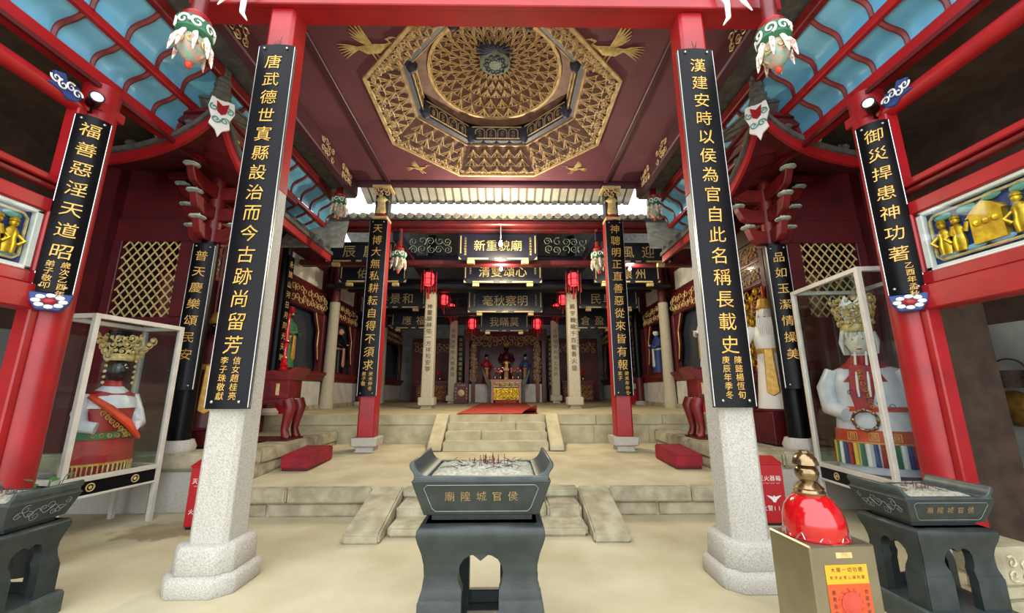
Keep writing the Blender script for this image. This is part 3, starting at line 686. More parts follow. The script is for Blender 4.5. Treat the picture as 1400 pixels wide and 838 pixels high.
# ------------------------------------------------------------------ corner posts of the galleries, their brackets and the upturned eaves
T4 = {-1: '普天慶樂頌民安', 1: '品如玉潔情操美'}
for s in (-1, 1):
    t = thing('corner_post', 'dark round gallery post topped by stacked red bracket arms '+SIDE[s], 'column', (s*4.47, 6.02, .765), group='gallery corner posts')
    G().lathe([(.2, 0), (.22, .06), (.18, .16)], (0,0,0), 18).done('stone_foot', 'granite', t, smooth=True)
    G().lathe([(.135, .16), (.13, 3.12)], (0,0,0), 18).done('shaft', 'black', t, smooth=True)
    G().lathe([(.11, 3.12), (.11, 4.3)], (0,0,0), 14).done('neck', 'rosewood', t, smooth=True)
    for k in range(3):
        L, z = .36+.13*k, 3.12+.36*k
        for a in (0, PI/2, PI, -PI/2):
            d = V(math.cos(a), math.sin(a), 0)
            pts = [(.05, z), (L*.6, z+.0), (L*.88, z+.07), (L, z+.2), (L+.02, z+.27), (L*.8, z+.26), (L*.5, z+.22), (.05, z+.22)]
            G().prism([(p[0], p[1]) for p in pts], V(-d.y, d.x, 0)*-.06, d, Z1, V(-d.y, d.x, 0)*.12).done('bracket_arm', 'rosewood', t, bevel=.012)
            c = d*(L-.02)+Z1*(z+.30)
            G().ball(c, (.115, .115, .028), 10, 5).ball(c+V(.02, 0, .035), (.02, .02, .03), 6, 4).ball(c-V(.02, 0, -.035), (.02, .02, .03), 6, 4).done('cloud_cap', 'cloudcap', t, smooth=True)
    G().box(-.8, .8, -.09, .09, 4.2, 4.32).box(-.09, .09, -.8, .8, 4.2, 4.32).done('cross_beam', 'maroon', t, bevel=.01)
    for sg in (-1,):
        G().tube([(-s*.55, -.62, 4.42), (-s*.55, 1.2, 4.42)], .06, 10).done('purlin', 'maroon', t, smooth=True)
        G().tube([(-s*.62, -.55, 4.42), (s*1.2, -.55, 4.42)], .06, 10).done('purlin', 'maroon', t, smooth=True)
    G().box(-s*.55-.07, -s*.55+.07, -.66, -.52, 4.48, 4.62).done('gilt_block', 'goldbright', t, bevel=.03, seg=2)
    board('couplet_board', 'narrow black board on a dark gallery post '+SIDE[s],
          (s*4.40, 5.815, 0), -s*.35, .27, 1.62, 3.8, T4[s], (), bulge=.045, top=.2, bot=.5)
    # eave
    e = thing('corner_eave', 'upturned tiled eave corner with beast finial '+SIDE[s], 'roof corner', (s*3.74, 4.88, 0), group='upturned gallery eaves')
    def curve(L, n, drop, tip=5.5):
        out = []
        for i in range(n+1):
            d = L*i/n; out.append((d, tip-drop*(1-math.exp(-d/.55))))
        return out
    cA = [V(s*d, .10*d, z) for d, z in curve(1.95, 14, .72)]
    cB = [V(.0*d, d, z) for d, z in curve(3.7, 20, .92)]
    for c, out in ((cA, V(0, -1, 0)), (cB, V(-s, 0, 0))):
        for nm_, mt, z0, z1, o0, o1 in (('fascia', 'red', -.14, 0, 0, -.05), ('tile_edge', 'tile', 0, .075, .04, -.12)):
            rings = []
            for p in c: rings.append([p+out*o0+Z1*z0, p+out*o1+Z1*z0, p+out*o1+Z1*z1, p+out*o0+Z1*z1])
            G().loft(rings).done(nm_, mt, e, smooth=True)
        # underside boards back to the wall
        inn = -out; rings = [[p+inn*.05+Z1*-.1, p+inn*1.1+Z1*(5.3-p.z)*.8, p+inn*1.1+Z1*((5.3-p.z)*.8+.04), p+inn*.05+Z1*-.04] for p in c]
        G().loft(rings).done('soffit', 'maroon', e)
        rings = [[p+inn*.02+Z1*.06, p+inn*1.15+Z1*(5.75-p.z), p+inn*1.15+Z1*(5.79-p.z), p+inn*.02+Z1*.09] for p in c]
        G().loft(rings).done('tile_bed', 'tile', e)
        k = 3
        while k < len(c):
            p = c[k]; g = G()
            g.ball(p+Z1*.11, (.07, .07, .05), 8, 5); g.curl(p+Z1*.13, X1 if c is cA else Y1, Z1, out, .06, 1.2, .022, k)
            g.done('ridge_ornament' , 'tile' if k % 2 else 'tilelight', e, smooth=True); k += 3 if c is cA else 2
    g = G()
    for q in range(6): g.ball((.015*(q % 2), -.04, 5.56+.085*q), (.125-.011*q, .125-.011*q, .07), 8, 5)
    for q in range(4): g.curl((0, -.08, 5.62+.1*q), X1, Z1, V(0,-1,0), .07, 1.3, .024, q)
    g.done('beast_finial', 'tile', e, smooth=True)
    mA = Matrix.Rotation(-s*PI/4, 3, 'Z')
    q_ = [(-.13, .1), (.13, .1), (.15, -.05), (.1, -.2), (.12, -.3), (.04, -.36), (0, -.46), (-.04, -.36), (-.12, -.3), (-.1, -.2), (-.15, -.05)]
    dU = mA@X1; dN = mA@Y1
    b_ = G().prism(q_, V(0, 0, 5.42)-dN*.08, dU, Z1, dN*.04).done('corner_board', 'white', e, bevel=.006)
    G().prism([(-.07, .05), (0, .0), (.07, .05), (.05, -.1), (0, -.14), (-.05, -.1)], V(0, 0, 5.42)-dN*.095, dU, Z1, dN*.02).done('red_inlay', 'red', b_)
    for sg in (-1, 1):
        G().curl(V(0, 0, 5.2)-dN*.09+dU*sg*.05, dU, Z1, -dN, .055, 1.3, .012, 0, sg).done('green_scroll', 'aqua', b_)
        G().curl(V(0, 0, 5.36)-dN*.09+dU*sg*.09, dU, Z1, -dN, .05, 1.2, .012, 2, -sg).done('green_scroll', 'aqua', b_)
# ------------------------------------------------------------------ painted hanging pendants
def pendant(label, loc, k, group, shaft=1.0):
    t = thing('hanging_pendant', label, 'pendant', loc, 0, group)
    G().lathe([(.075*k, .42*k), (.06*k, .42*k+shaft)], (0,0,0), 10).done('post', 'rosewood', t, smooth=True)
    G().lathe([(.02*k, 0), (.06*k, .03*k), (.11*k, .1*k), (.13*k, .2*k), (.1*k, .27*k)], (0,0,0), 14).done('bud', 'budpaint', t, smooth=True)
    g = G()
    for i in range(8):
        a = i*PI/4; d = V(math.cos(a), math.sin(a), 0)
        g.tube([d*.1*k+Z1*.3*k, d*.145*k+Z1*.2*k, d*.16*k+Z1*.1*k, d*.17*k+Z1*.04*k], [.025*k, .032*k, .02*k, .005*k], 6, .6)
    g.done('petals', 'petalpaint', t, smooth=True)
    g = G()
    for i in range(7): a = i*2*PI/7; g.curl((.125*k*math.cos(a), .125*k*math.sin(a), .17*k), V(-math.sin(a), math.cos(a), 0), Z1, V(0,0,0), .05*k, 1.3, .012*k, i)
    g.done('gilt_scrolls', 'goldpale', t, smooth=True)
    g = G().lathe([(.1*k, .26*k), (.155*k, .3*k), (.14*k, .36*k), (.16*k, .42*k), (.1*k, .46*k)], (0,0,0), 14); g.done('green_collar', 'greencloth', t, smooth=True)
    g = G()
    for i in range(8): a = i*PI/4; g.curl((.15*k*math.cos(a), .15*k*math.sin(a), .36*k), V(-math.sin(a), math.cos(a), 0), Z1, V(0,0,0), .06*k, 1.2, .014*k, i)
    g.done('white_scrolls', 'white', t, smooth=True)
    G().lathe([(.1*k, .46*k), (.12*k, .5*k), (.08*k, .55*k)], (0,0,0), 12).done('red_cap', 'red', t, smooth=True)
    G().ball((0, 0, -.025*k), (.035*k, .035*k, .045*k), 8, 5).done('tip', 'orange', t, smooth=True)
    return t
for s in (-1, 1):
    pendant('painted lotus pendant outside the granite column '+SIDE[s], (s*3.03, 3.5, 4.88), 1.05, 'lotus pendants by the granite columns', .75)
    pendant('carved lotus pendant against the sky '+SIDE[s], (s*3.5, 8.2, 5.35), 1.0, 'lotus pendants at the rear corners', .4)
    pendant('carved pendant under the hall eave '+SIDE[s], (s*2.42+.02, 9.2, 4.42), 1.1, 'pendants under the hall eave', .6)
    g = G().tube([(s*2.5, 3.62, 6.1), (s*2.62, 3.55, 5.75), (s*2.58, 3.5, 5.5), (s*2.5, 3.48, 5.38)], [.02, .03, .025, .006], 8)
    g.tube([(s*2.72, 3.6, 6.1), (s*2.78, 3.52, 5.75), (s*2.85, 3.5, 5.6)], [.02, .025, .006], 8)
    tag(g.done('carved_tusk', 'porcelain', None, smooth=True), 'pale curved tusk carving at the top of a granite column '+SIDE[s], 'carving', 'tusk carvings')
    G_ = G()
# ================================================================== INCENSE BURNERS
def burner(label, loc, k, rnd):
    t = thing('incense_burner', label, 'incense burner', loc)
    t.scale = (k, k, k)
    W, D, z0, z1 = .41, .31, .885, 1.085
    # bowl: inverted pyramid trough
    ring = lambda w, d, z: [V(-w, -d, z), V(w, -d, z), V(w, d, z), V(-w, d, z)]
    G().loft([ring(.34, .25, z0), ring(W, D, z1), ring(W-.045, D-.045, z1), ring(W-.08, D-.08, z1-.05)]).done('trough', 'slate', t, bevel=.004)
    g = G().loft([ring(W-.012, D-.012, z1), ring(W-.012, D-.012, z1+.022), ring(W-.05, D-.05, z1+.022), ring(W-.05, D-.05, z1)], caps=False); g.done('rim', 'slateedge', t, bevel=.004)
    for s in (-1, 1):       # scroll ears along both ends
        pts = []
        for i in range(9): a = i/8; pts.append((.315+.088*a+.012*math.sin(a*PI), .022+.075*a*a+.012*a))
        out = [(p[0], p[1]) for p in pts]+[(.42, .105), (.43, .088), (.425, .065), (.405, .04), (.39, .0), (.32, 0)]
        G().prism([(s*x, z) for x, z in out], (0, -D+.02, z1), X1, Z1, V(0, 2*D-.04, 0)).done('scroll_ear', 'slateedge', t, bevel=.006, smooth=True)
    G().box(-.3, .3, -.2, .2, z0-.05, z0).done('neck', 'slate', t)
    # stand: a bowed table block with ogee arches cut through both ways
    prof = [(.325, .846), (.352, .838), (.368, .815), (.371, .785), (.360, .745), (.340, .69), (.326, .63), (.322, .57), (.330, .51), (.345, .46), (.345, .45), (.352, .44), (.352, .2)]
    xin = [(.2, .105), (.5, .105), (.545, .125), (.58, .13), (.625, .12), (.66, .098), (.682, .06), (.69, 0), (.85, 0)]
    def at(tab, z):
        for (z0_, v0), (z1_, v1) in zip(tab, tab[1:]):
            if z0_ <= z <= z1_: return v0+(v1-v0)*(z-z0_)/max(1e-6, z1_-z0_)
        return tab[-1][1]
    po = sorted((z, x) for x, z in prof)
    zs = sorted(set([z for z, _ in po]+[z for z, _ in xin if z <= .846]))
    def panel(U, N, half, reach):
        k_ = half/.371; g = G()
        for s in (-1, 1):
            rings = []
            for z in zs:
                xo = at(po, z); o_ = N*(reach*xo/.371); i_ = N*(reach*xo/.371-.075)
                a_, b_ = s*at(xin, z), s*(xo*k_-.0)
                rings.append([U*a_+o_+Z1*z, U*b_+o_+Z1*z, U*b_+i_+Z1*z, U*a_+i_+Z1*z])
            g.loft(rings)
        g.prism([(-.055, .692), (0, .652), (.055, .692)], N*(reach*.9-.0), U, Z1, N*-.05)
        return g
    panel(X1, V(0, -1, 0), .364, .31).done('front_apron', 'slate', t, smooth=True)
    panel(X1, V(0, 1, 0), .364, .31).done('back_apron', 'slate', t, smooth=True)
    panel(Y1, V(-1, 0, 0), .302, .371).done('end_apron', 'slate', t, smooth=True)
    panel(Y1, V(1, 0, 0), .302, .371).done('end_apron', 'slate', t, smooth=True)
    G().box(-.2, .2, .24, .29, .2, .28).done('back_stretcher', 'slate', t, bevel=.008)
    G().loft([ring(.335, .27, .80), ring(.335, .27, .846)]).done('stand_top', 'slateedge', t, bevel=.01)
    G().loft([ring(.40, .345, 0), ring(.40, .345, .17), ring(.385, .33, .2)]).done('foot_slab', 'slateedge', t, bevel=.01)
    # inscription and engraved fillet on the sloping front
    sl = V(0, -(D-.25), z1-z0).normalized(); base = V(0, -(D+.25)/2-.003, (z0+z1)/2)
    for i, ch in enumerate('廟隍城官侯'): G().text(ch, base+X1*(-.185+.0925*i)+sl*.012, X1, sl, .062).done('character', 'goldworn', t)
    g = G(); a, b, c = .32, .08, .02
    pts = [(-.27, -b), (.27, -b), (.29, -b+c), (.335, b-c), (.315, b), (-.315, b), (-.335, b-c), (-.29, -b+c), (-.27, -b)]
    g.tube([base+X1*x*1.0+sl*y for x, y in pts], .0016, 4); g.done('fillet_line', 'engrave', t)
    for s in (-1, 1):
        e = V(s*(W+.34)/2+s*.003, 0, (z0+z1)/2); se = V(s*(W-.34), 0, z1-z0).normalized(); g = G()
        for i in range(9):
            g.curl(e+Y1*(-.2+.05*i)+se*(.045*math.sin(i*1.7)), Y1, se, V(0,0,0), .04 if i % 2 else .03, 1.3, .0018, i, 1 if i % 2 else -1)
        g.tube([e+Y1*(-.22+.02*i)+se*(.03*math.sin(i*.9)) for i in range(22)], .0018, 4)
        g.done('engraved_clouds', 'engrave', t)
    # ash bed
    g = G(); n = 12; vs = []; fs = []
    r2 = random.Random(rnd)
    for i in range(n+1):
        for j in range(n+1):
            x, y = -.345+.69*i/n, -.255+.51*j/n; ed = min(i, n-i, j, n-j)
            vs.append((x, y, z1+.008+(.012*min(ed, 3))+(r2.uniform(-.006, .006) if ed else -.02)))
    for i in range(n):
        for j in range(n): fs.append((i*(n+1)+j, (i+1)*(n+1)+j, (i+1)*(n+1)+j+1, i*(n+1)+j+1))
    g.add(vs, fs); g.done('ash_bed', 'ash', t, smooth=True)
    g = G()
    for q in range(26):
        x, y = r2.gauss(.02, .06), r2.gauss(0, .05); h = r2.uniform(.03, .075); g.tube([(x, y, z1+.02), (x+r2.uniform(-.01, .01), y, z1+.035+h)], .0022, 4)
    o = g.done('incense_stubs', 'incense', t); o['kind'] = 'stuff'
    g = G()
    for q in range(60):
        x, y, a = r2.uniform(-.26, .26), r2.uniform(-.18, .18), r2.uniform(0, PI); d = V(math.cos(a), math.sin(a), .15)*r2.uniform(.015, .035)
        c = V(x, y, z1+.05); g.tube([c-d, c+d], .002, 4)
    o = g.done('incense_litter', 'ink', t); o['kind'] = 'stuff'
    return t
burner('large dark stone incense burner standing alone before the terrace steps', (.06, 2.80, 0), 1, 3)
burner('smaller dark stone incense burner next to the steel donation box', (3.31, 3.20, 0), .78, 5)
burner('smaller dark stone incense burner beside the black-faced statue case', (-3.42, 3.15, 0), .78, 8)
# ------------------------------------------------------------------ donation box with vase
t = thing('donation_box', 'brushed steel donation box with yellow and red paper pasted on it', 'box', (2.18, 2.74, 0), .06)
G().box(-.205, .205, -.17, .17, 0, .70).done('body', 'steel', t, bevel=.008)
f = G().box(-.13, .13, -.174, -.171, .10, .60).done('paper', 'poster', t)
G().box(-.13, .13, -.176, -.1745, .10, .50).done('red_print', 'posterred', f)
g = G()
for i, ch in enumerate('大陽一切功德'): g.text(ch, (-.085+.034*i, -.1765, .575), X1, Z1, .028)
for i, ch in enumerate('有求必應心誠則靈'): g.text(ch, (-.1+.028*i, -.1765, .535), X1, Z1, .02)
for i, ch in enumerate('善男信女功德'): g.text(ch, (-.1, -.1785, .46-.035*i), X1, Z1, .026)
for i, ch in enumerate('合家平安吉祥'): g.text(ch, (.1, -.1785, .46-.035*i), X1, Z1, .026)
g.done('print', 'ink', f)['kind'] = 'stuff'
g = G().lathe([(.062, 0), (.062, .002)], (0, -.178, .40), 20, mat=Matrix.Rotation(PI/2, 3, 'X'))
for q in range(12): g.tube([(.066*math.cos(q*PI/6), -.178, .40+.066*math.sin(q*PI/6)), (.08*math.cos(q*PI/6+.2), -.178, .40+.08*math.sin(q*PI/6+.2))], .005, 4)
g.text('福', (0, -.1785, .40), X1, Z1, .05); g.done('coin_emblem', 'rug', f)
G().box(-.05, .05, -.174, -.1705, .635, .665).done('slot', 'goldpale', t)
t = thing('red_vase', 'glossy red egg-shaped vase with brass gourd stopper on the donation box', 'vase', (2.17, 2.75, .70))
G().lathe([(.175, 0), (.18, .006), (.165, .012), (.165, .02), (.172, .05), (.168, .11), (.15, .17), (.115, .22), (.085, .245)], (0,0,0), 28).done('body', 'redgloss', t, smooth=True)
G().lathe([(.085, .243), (.09, .26), (.08, .275), (.085, .285), (.06, .31), (.045, .32), (.06, .345), (.07, .375), (.062, .40), (.04, .42), (.075, .425), (.075, .435), (.065, .465), (.045, .49), (.03, .497), (.03, .51), (.005, .513)], (0,0,0), 24).done('brass_gourd', 'brass', t, smooth=True)
g = G()
for q in range(9):
    a = q*.7; g.tube([(.18*math.cos(a), .17*math.sin(a), .0), (.17*math.cos(a+.2), .16*math.sin(a+.2), .045), (.19*math.cos(a+.35), .165*math.sin(a+.35), .01)], .0035, 4)
g.done('plastic_wrap', 'silver', t)

# ================================================================== DISPLAY CASES AND STATUES
def ell(c, rx, ry, rz=0, n=16, tilt=V(0,0,0)):
    out = []
    for i in range(n):
        a = i*2*PI/n; x, y = rx*math.cos(a), ry*math.sin(a)
        out.append(V(c[0]+x*math.cos(rz)-y*math.sin(rz), c[1]+x*math.sin(rz)+y*math.cos(rz), c[2]+tilt.x*x+tilt.y*y))
    return out
def head(g, c, r, n=18):        # face looks to -y; nose, brow, eye sockets, lips, chin, ears
    c = Vector(c); rings = []
    def prof(th, ph):
        x, y, z = math.cos(ph)*math.sin(th), -math.cos(ph)*math.cos(th), math.sin(ph)   # th=0 is the face centre
        d = 1.0
        k = lambda u, w: math.exp(-((th-u)/w)**2)
        v = lambda u, w: math.exp(-((ph-u)/w)**2)
        d += .30*k(0, .13)*v(-.12, .16)+.14*k(0, .11)*v(.08, .16)
        d -= .10*(k(.42, .18)+k(-.42, .18))*v(.14, .12)
        d += .05*(k(.42, .12)+k(-.42, .12))*v(.13, .06)
        d += .06*(k(.42, .25)+k(-.42, .25))*v(.33, .09)
        d += .10*k(0, .24)*v(-.50, .06)+.08*k(0, .2)*v(-.64, .06)-.05*k(0, .25)*v(-.57, .03)
        d += .10*k(0, .3)*v(-.9, .2)
        d += .22*(k(1.6, .14)+k(-1.6, .14))*v(.0, .26)
        return V(x*r*.80*d, y*r*.92*d, z*r*1.15)
    m = 40; kq = 26
    for j in range(kq+1):
        ph = -PI/2+PI*j/kq; ph = max(-1.55, min(1.55, ph))
        rings.append([c+prof(-PI+2*PI*i/m, ph) for i in range(m)])
    return g.loft(rings)
def facebits(p, c, r, eye='white', lip='sashred'):
    for sg in (-1, 1):
        th, ph = sg*.42, .13
        q = Vector(c)+V(math.cos(ph)*math.sin(th)*r*.80, -math.cos(ph)*math.cos(th)*r*.91, math.sin(ph)*r*1.15)
        G().ball(q, (r*.12, r*.06, r*.06), 10, 6).done('eye', eye, p, smooth=True)
        G().ball(q+V(0, -r*.045, 0), (r*.05, r*.03, r*.05), 8, 5).done('pupil', 'ink', p, smooth=True)
    ph = -.57; q = Vector(c)+V(0, -math.cos(ph)*r*.99, math.sin(ph)*r*1.15)
    G().ball(q, (r*.18, r*.04, r*.05), 8, 5).done('lips', lip, p, smooth=True)
def crown(t, c, r, k, mat, rows=3, wing=True):
    g = G().lathe([(r*.98, 0), (r*1.06, .02*k), (r*1.02, .07*k), (r*.99, .075*k)], c, 24, sy=1.1)
    o = g.done('crown_band', mat, t, smooth=True)
    g = G(); rn = random.Random(int(r*1000))
    for j in range(rows):
        for i in range(16):
            a = i*2*PI/16+j*.2; rr = r*(1.06+.10*j*(1 if i % 2 else .5)); p = Vector(c)+V(rr*math.cos(a), rr*1.1*math.sin(a), (.09+.075*j+.02*rn.random())*k)
            g.ball(p, .021*k, 7, 4)
            if i % 2: g.curl(p, V(-math.sin(a), math.cos(a), 0), Z1, V(0,0,0), .05*k, 1.2, .009*k, i)
    if wing:
        for sg in (-1, 1):
            for q in range(5):
                p = Vector(c)+V(sg*(r*1.1+.035*q*k), -r*.5, (.05+.05*q)*k); g.ball(p, .025*k, 7, 4); g.curl(p, X1, Z1, V(0,0,0), .055*k, 1.3, .01*k, q, sg)
            for q in range(5): g.ball(Vector(c)+V(sg*r*1.1, -r*.5, -.06*q*k), .018*k, 7, 4)
    for q in range(3): g.curl(Vector(c)+V((q-1)*.09*k, -r*1.15, .2*k), X1, Z1, V(0,0,0), .07*k, 1.5, .012*k, q*2)
    g.done('crown_jewels', mat, t, smooth=True)['kind'] = 'stuff'
def sleeve(g, pts, rad, n=12): return g.tube(pts, rad, n)
def case(label, loc, w, d, zb, zt_, rz):
    t = thing('display_case', label, 'display case', loc, rz)
    fw = .055
    for x in (0, w):
        for y in (0, d):
            G().box(min(x, x-fw*(x > 0)), min(x, x-fw*(x > 0))+fw, y-fw*(y > 0), y-fw*(y > 0)+fw, 0, zt_).done('post', 'whiteframe', t, bevel=.004)
    for z in (zb, zt_-fw, zb-.17):
        for y in (0, d-fw): G().box(fw, w-fw, y, y+fw, z, z+(fw if z != zb-.17 else .025)).done('rail', 'whiteframe', t, bevel=.004)
        for x in (0, w-fw): G().box(x, x+fw, fw, d-fw, z, z+(fw if z != zb-.17 else .025)).done('rail', 'whiteframe', t, bevel=.004)
    G().box(.02, w-.02, .02, d-.02, zb-.01, zb+.015).done('shelf', 'maroon_shaded', t)
    for y in (.02, d-.035):
        ap = G().box(fw, w-fw, y, y+.015, zb-.145, zb).done('apron', 'black', t)
        for x in (w*.28, w*.72):
            g = G().tube([(x+.04*math.cos(a*PI/8), y-.006 if y < .1 else y+.02, zb-.072+.04*math.sin(a*PI/8)) for a in range(17)], .007, 5); g.ball((x, y-.006 if y < .1 else y+.02, zb-.072), (.02, .006, .02), 7, 4)
            g.done('ring_handle', 'goldpale', ap)
    for a_ in ((fw, w-fw, .025, .029), (fw, w-fw, d-.029, d-.025)): G().box(a_[0], a_[1], a_[2], a_[3], zb+fw, zt_-fw).done('pane', 'glass', t)
    for a_ in ((.025, .029), (w-.029, w-.025)): G().box(a_[0], a_[1], fw, d-fw, zb+fw, zt_-fw).done('pane', 'glass', t)
    G().box(.03, w-.03, .03, d-.03, zt_-.03, zt_-.026).done('top_pane', 'glass', t)
    return t
# left case: local x runs along world +Y, local -y faces the court (+X)
case('white framed glass case holding the black-faced statue', (-4.46, 4.52, 0), 1.08, .62, .63, 2.48, PI/2-.15)
case('tall white framed glass case holding the white-faced statue', (4.42, 5.70, 0), 1.28, .92, .60, 3.02, -PI/2-.09)
# statue in the left case
t = thing('deity_statue', 'black-faced deity statue with gold crown in red and orange robes', 'statue', (-4.67, 5.10, .648), 1.2); t.scale = (.88, .88, .97)
rings = [ell((0, 0, 0), .33, .22), ell((0, 0, .25), .34, .23), ell((0, 0, .55), .29, .2), ell((0, 0, .8), .3, .2), ell((0, 0, .95), .27, .17), ell((0, 0, 1.02), .12, .11), ell((0, 0, 1.12), .09, .09)]
G().loft(rings).done('robe', 'sashred', t, smooth=True)
g = G()
for sg in (-1, 1): sleeve(g, [(sg*.24, 0, .93), (sg*.31, -.04, .72), (sg*.31, -.14, .58), (sg*.2, -.24, .55)], [.08, .085, .08, .07])
g.done('sleeves', 'satin', t, smooth=True)
G().loft([ell((0, 0, .78), .325, .225), ell((0, 0, .9), .29, .195), ell((0, 0, 1.0), .17, .14), ell((0, 0, 1.05), .11, .1)], caps=False).done('collar', 'satin', t, smooth=True)
G().tube([(-.28, -.12, .93), (-.1, -.245, .78), (.12, -.26, .6), (.3, -.18, .42)], [.06, .09, .1, .07], 10, .5).done('sash', 'orange', t, smooth=True)
G().loft([ell((0, 0, .42), .33, .235), ell((0, 0, .5), .325, .235)]).done('belt', 'greencloth', t, smooth=True)
G().loft([ell((0, 0, .13), .36, .255), ell((0, 0, .40), .345, .245)]).done('skirt_band', 'sashred', t, smooth=True)
G().loft([ell((0, 0, .12), .365, .26), ell((0, 0, .145), .365, .26)]).done('gold_braid', 'gold', t, smooth=True)
g = G()
for i in range(44):
    a = i*2*PI/44; p = V(.362*math.cos(a), .257*math.sin(a), .125); g.tube([p, p*1.0+V(0, 0, -.11)], .010, 4)
o = g.done('fringe', 'goldpale', t)
g = G()
for i in range(7): g.curl((-.16+.05*i, -.285+.004*(i-3)**2, .72-.045*i), X1, Z1, V(0,0,0), .035, 1.3, .008, i)
for i in range(6): g.curl((-.2+.08*i, -.25+.012*(i-2.5)**2*.5, .46), X1, Z1, V(0,0,0), .03, 1.3, .007, i)
g.done('gold_embroidery', 'gold', t)
h = head(G(), (0, -.03, 1.26), .145).done('head', 'blackface', t, smooth=True); facebits(h, (0, -.03, 1.26), .145)
G().lathe([(.14, 1.36), (.15, 1.45), (.15, 1.66), (.13, 1.76), (.05, 1.78)], (0, .06, 0), 20).done('hat', 'black', t, smooth=True)
crown(t, (0, -.02, 1.37), .15, 1.15, 'goldpale', 3)
# statue in the right case
t = thing('deity_statue', 'white-faced deity statue with white hair, tall crown and white silk robe', 'statue', (4.86, 5.18, .618), -.8)
rings = [ell((0, 0, 0), .42, .34), ell((0, 0, .35), .40, .32), ell((0, 0, .7), .36, .28), ell((0, 0, 1.05), .37, .26), ell((0, 0, 1.24), .33, .22), ell((0, 0, 1.33), .14, .13), ell((0, 0, 1.45), .1, .1)]
G().loft(rings).done('robe', 'satin', t, smooth=True)
g = G()
sleeve(g, [(.3, 0, 1.22), (.42, .02, 1.05), (.49, 0, .75), (.50, -.02, .35), (.46, 0, .03)], [.12, .17, .18, .17, .17])
sleeve(g, [(-.3, 0, 1.22), (-.4, -.02, 1.0), (-.38, -.08, .75), (-.22, -.24, .68)], [.12, .13, .12, .09])
g.done('sleeves', 'satin', t, smooth=True)
G().loft([ell((0, -.01, 1.08), .30, .27), ell((0, 0, 1.25), .29, .22), ell((0, 0, 1.36), .16, .14), ell((0, 0, 1.42), .12, .12)], caps=False).done('scarf', 'sashred', t, smooth=True)
G().prism([(-.12, 1.3), (.1, 1.28), (.08, .95), (.02, .72), (-.12, .7), (-.16, .95)], (0, -.30, 0), X1, Z1, V(0, .03, 0)).done('scarf_end', 'sashred', t, bevel=.01)
g = G()
for x in (-.05, .06): g.tube([(x, -.17, 1.46), (x-.01, -.28, 1.25), (x-.02, -.325, 1.0), (x-.02, -.33, .9)], [.012, .014, .014, .01], 6)
g.done('beard_strands', 'white', t, smooth=True)
G().loft([ell((0, 0, .72), .375, .29), ell((0, 0, .78), .375, .29)]).done('belt', 'orange', t, smooth=True)
G().loft([ell((0, 0, .36), .41, .335), ell((0, 0, .50), .40, .325)]).done('skirt_band', 'orange', t, smooth=True)
G().loft([ell((0, 0, .335), .415, .34), ell((0, 0, .362), .415, .34)]).done('gold_braid', 'gold', t, smooth=True)
for kq, mt in enumerate(('bluecloth', 'sashred', 'yellow', 'greencloth', 'white')):
    g = G()
    for i in range(kq, 40, 5):
        a = i*2*PI/40; p = V(.41*math.cos(a), .335*math.sin(a), .345); g.tube([p, p+V(0, 0, -.26)], [.024, .03], 5)
    g.done('tassel_row', mt, t)
g = G().tube([(.12*math.cos(a*PI/8)-.05, -.32, .62+.12*math.sin(a*PI/8)) for a in range(17)], .018, 8)
for i in range(8): g.ball((.12*math.cos(i*PI/4)-.05, -.335, .62+.12*math.sin(i*PI/4)), .026, 7, 4)
g.done('belt_hoop', 'brass', t, smooth=True)
g = G()
for i in range(7): g.curl((-.03+.012*i, -.325, 1.2-.07*i), X1, Z1, V(0,0,0), .03, 1.2, .006, i)
for i in range(3): g.text('圓', (-.2+.2*i, -.345+.03*abs(i-1), .43), X1, Z1, .11)
g.done('gold_embroidery', 'gold', t)
g = G()
for i in range(8): g.curl((.45+.02*(i % 2), -.15-.02*(i % 2), 1.02-.12*i), X1, Z1, V(0,0,0), .05, 1.2, .005, i)
for i in range(5): g.curl((-.15+.09*i, -.30, .95-.04*i), X1, Z1, V(0,0,0), .04, 1.2, .005, i)
g.done('dark_embroidery', 'bluecloth', t)
g = G(); g2 = G()
for i in range(12):
    p = V(.42+.06*math.sin(i*2.1), -.165+.01*(i % 2), .85-.055*i); g.ball(p, (.03, .008, .018), 6, 4)
    if i % 3 == 0: g2.ball(p+V(.03, -.01, .01), (.026, .01, .026), 7, 4)
g.done('leaf_embroidery', 'leaf', t); g2.done('flower_embroidery', 'sashred', t)
h = head(G(), (0, -.03, 1.60), .165).done('head', 'whiteface', t, smooth=True); facebits(h, (0, -.03, 1.60), .165)
g = G()
for i in range(18):
    a = PI*.02+PI*i/17*.98; p = V(.15*math.cos(a), .13*math.sin(a)-.04, 1.72); g.tube([p, p+V(.03*math.cos(a), .03*math.sin(a), -.12), p+V(.02*math.cos(a), .03*math.sin(a), -.28)], [.03, .028, .008], 6)
for i in range(7): g.tube([(-.14+.045*i, -.12, 1.74), (-.15+.045*i, -.17, 1.70), (-.155+.045*i, -.165, 1.64)], [.025, .022, .006], 6)
g.done('hair', 'hairwhite', t, smooth=True)
crown(t, (0, -.03, 1.73), .165, 1.25, 'goldpale', 4, False)
g = G()
for sg in (-1, 1): g.prism([(0, 0), (sg*.12, .05), (sg*.17, .25), (sg*.08, .42), (0, .3)], (0, .1, 1.85), X1, Z1, V(0, .02, 0))
g.done('crown_wings', 'silver', t, bevel=.005)
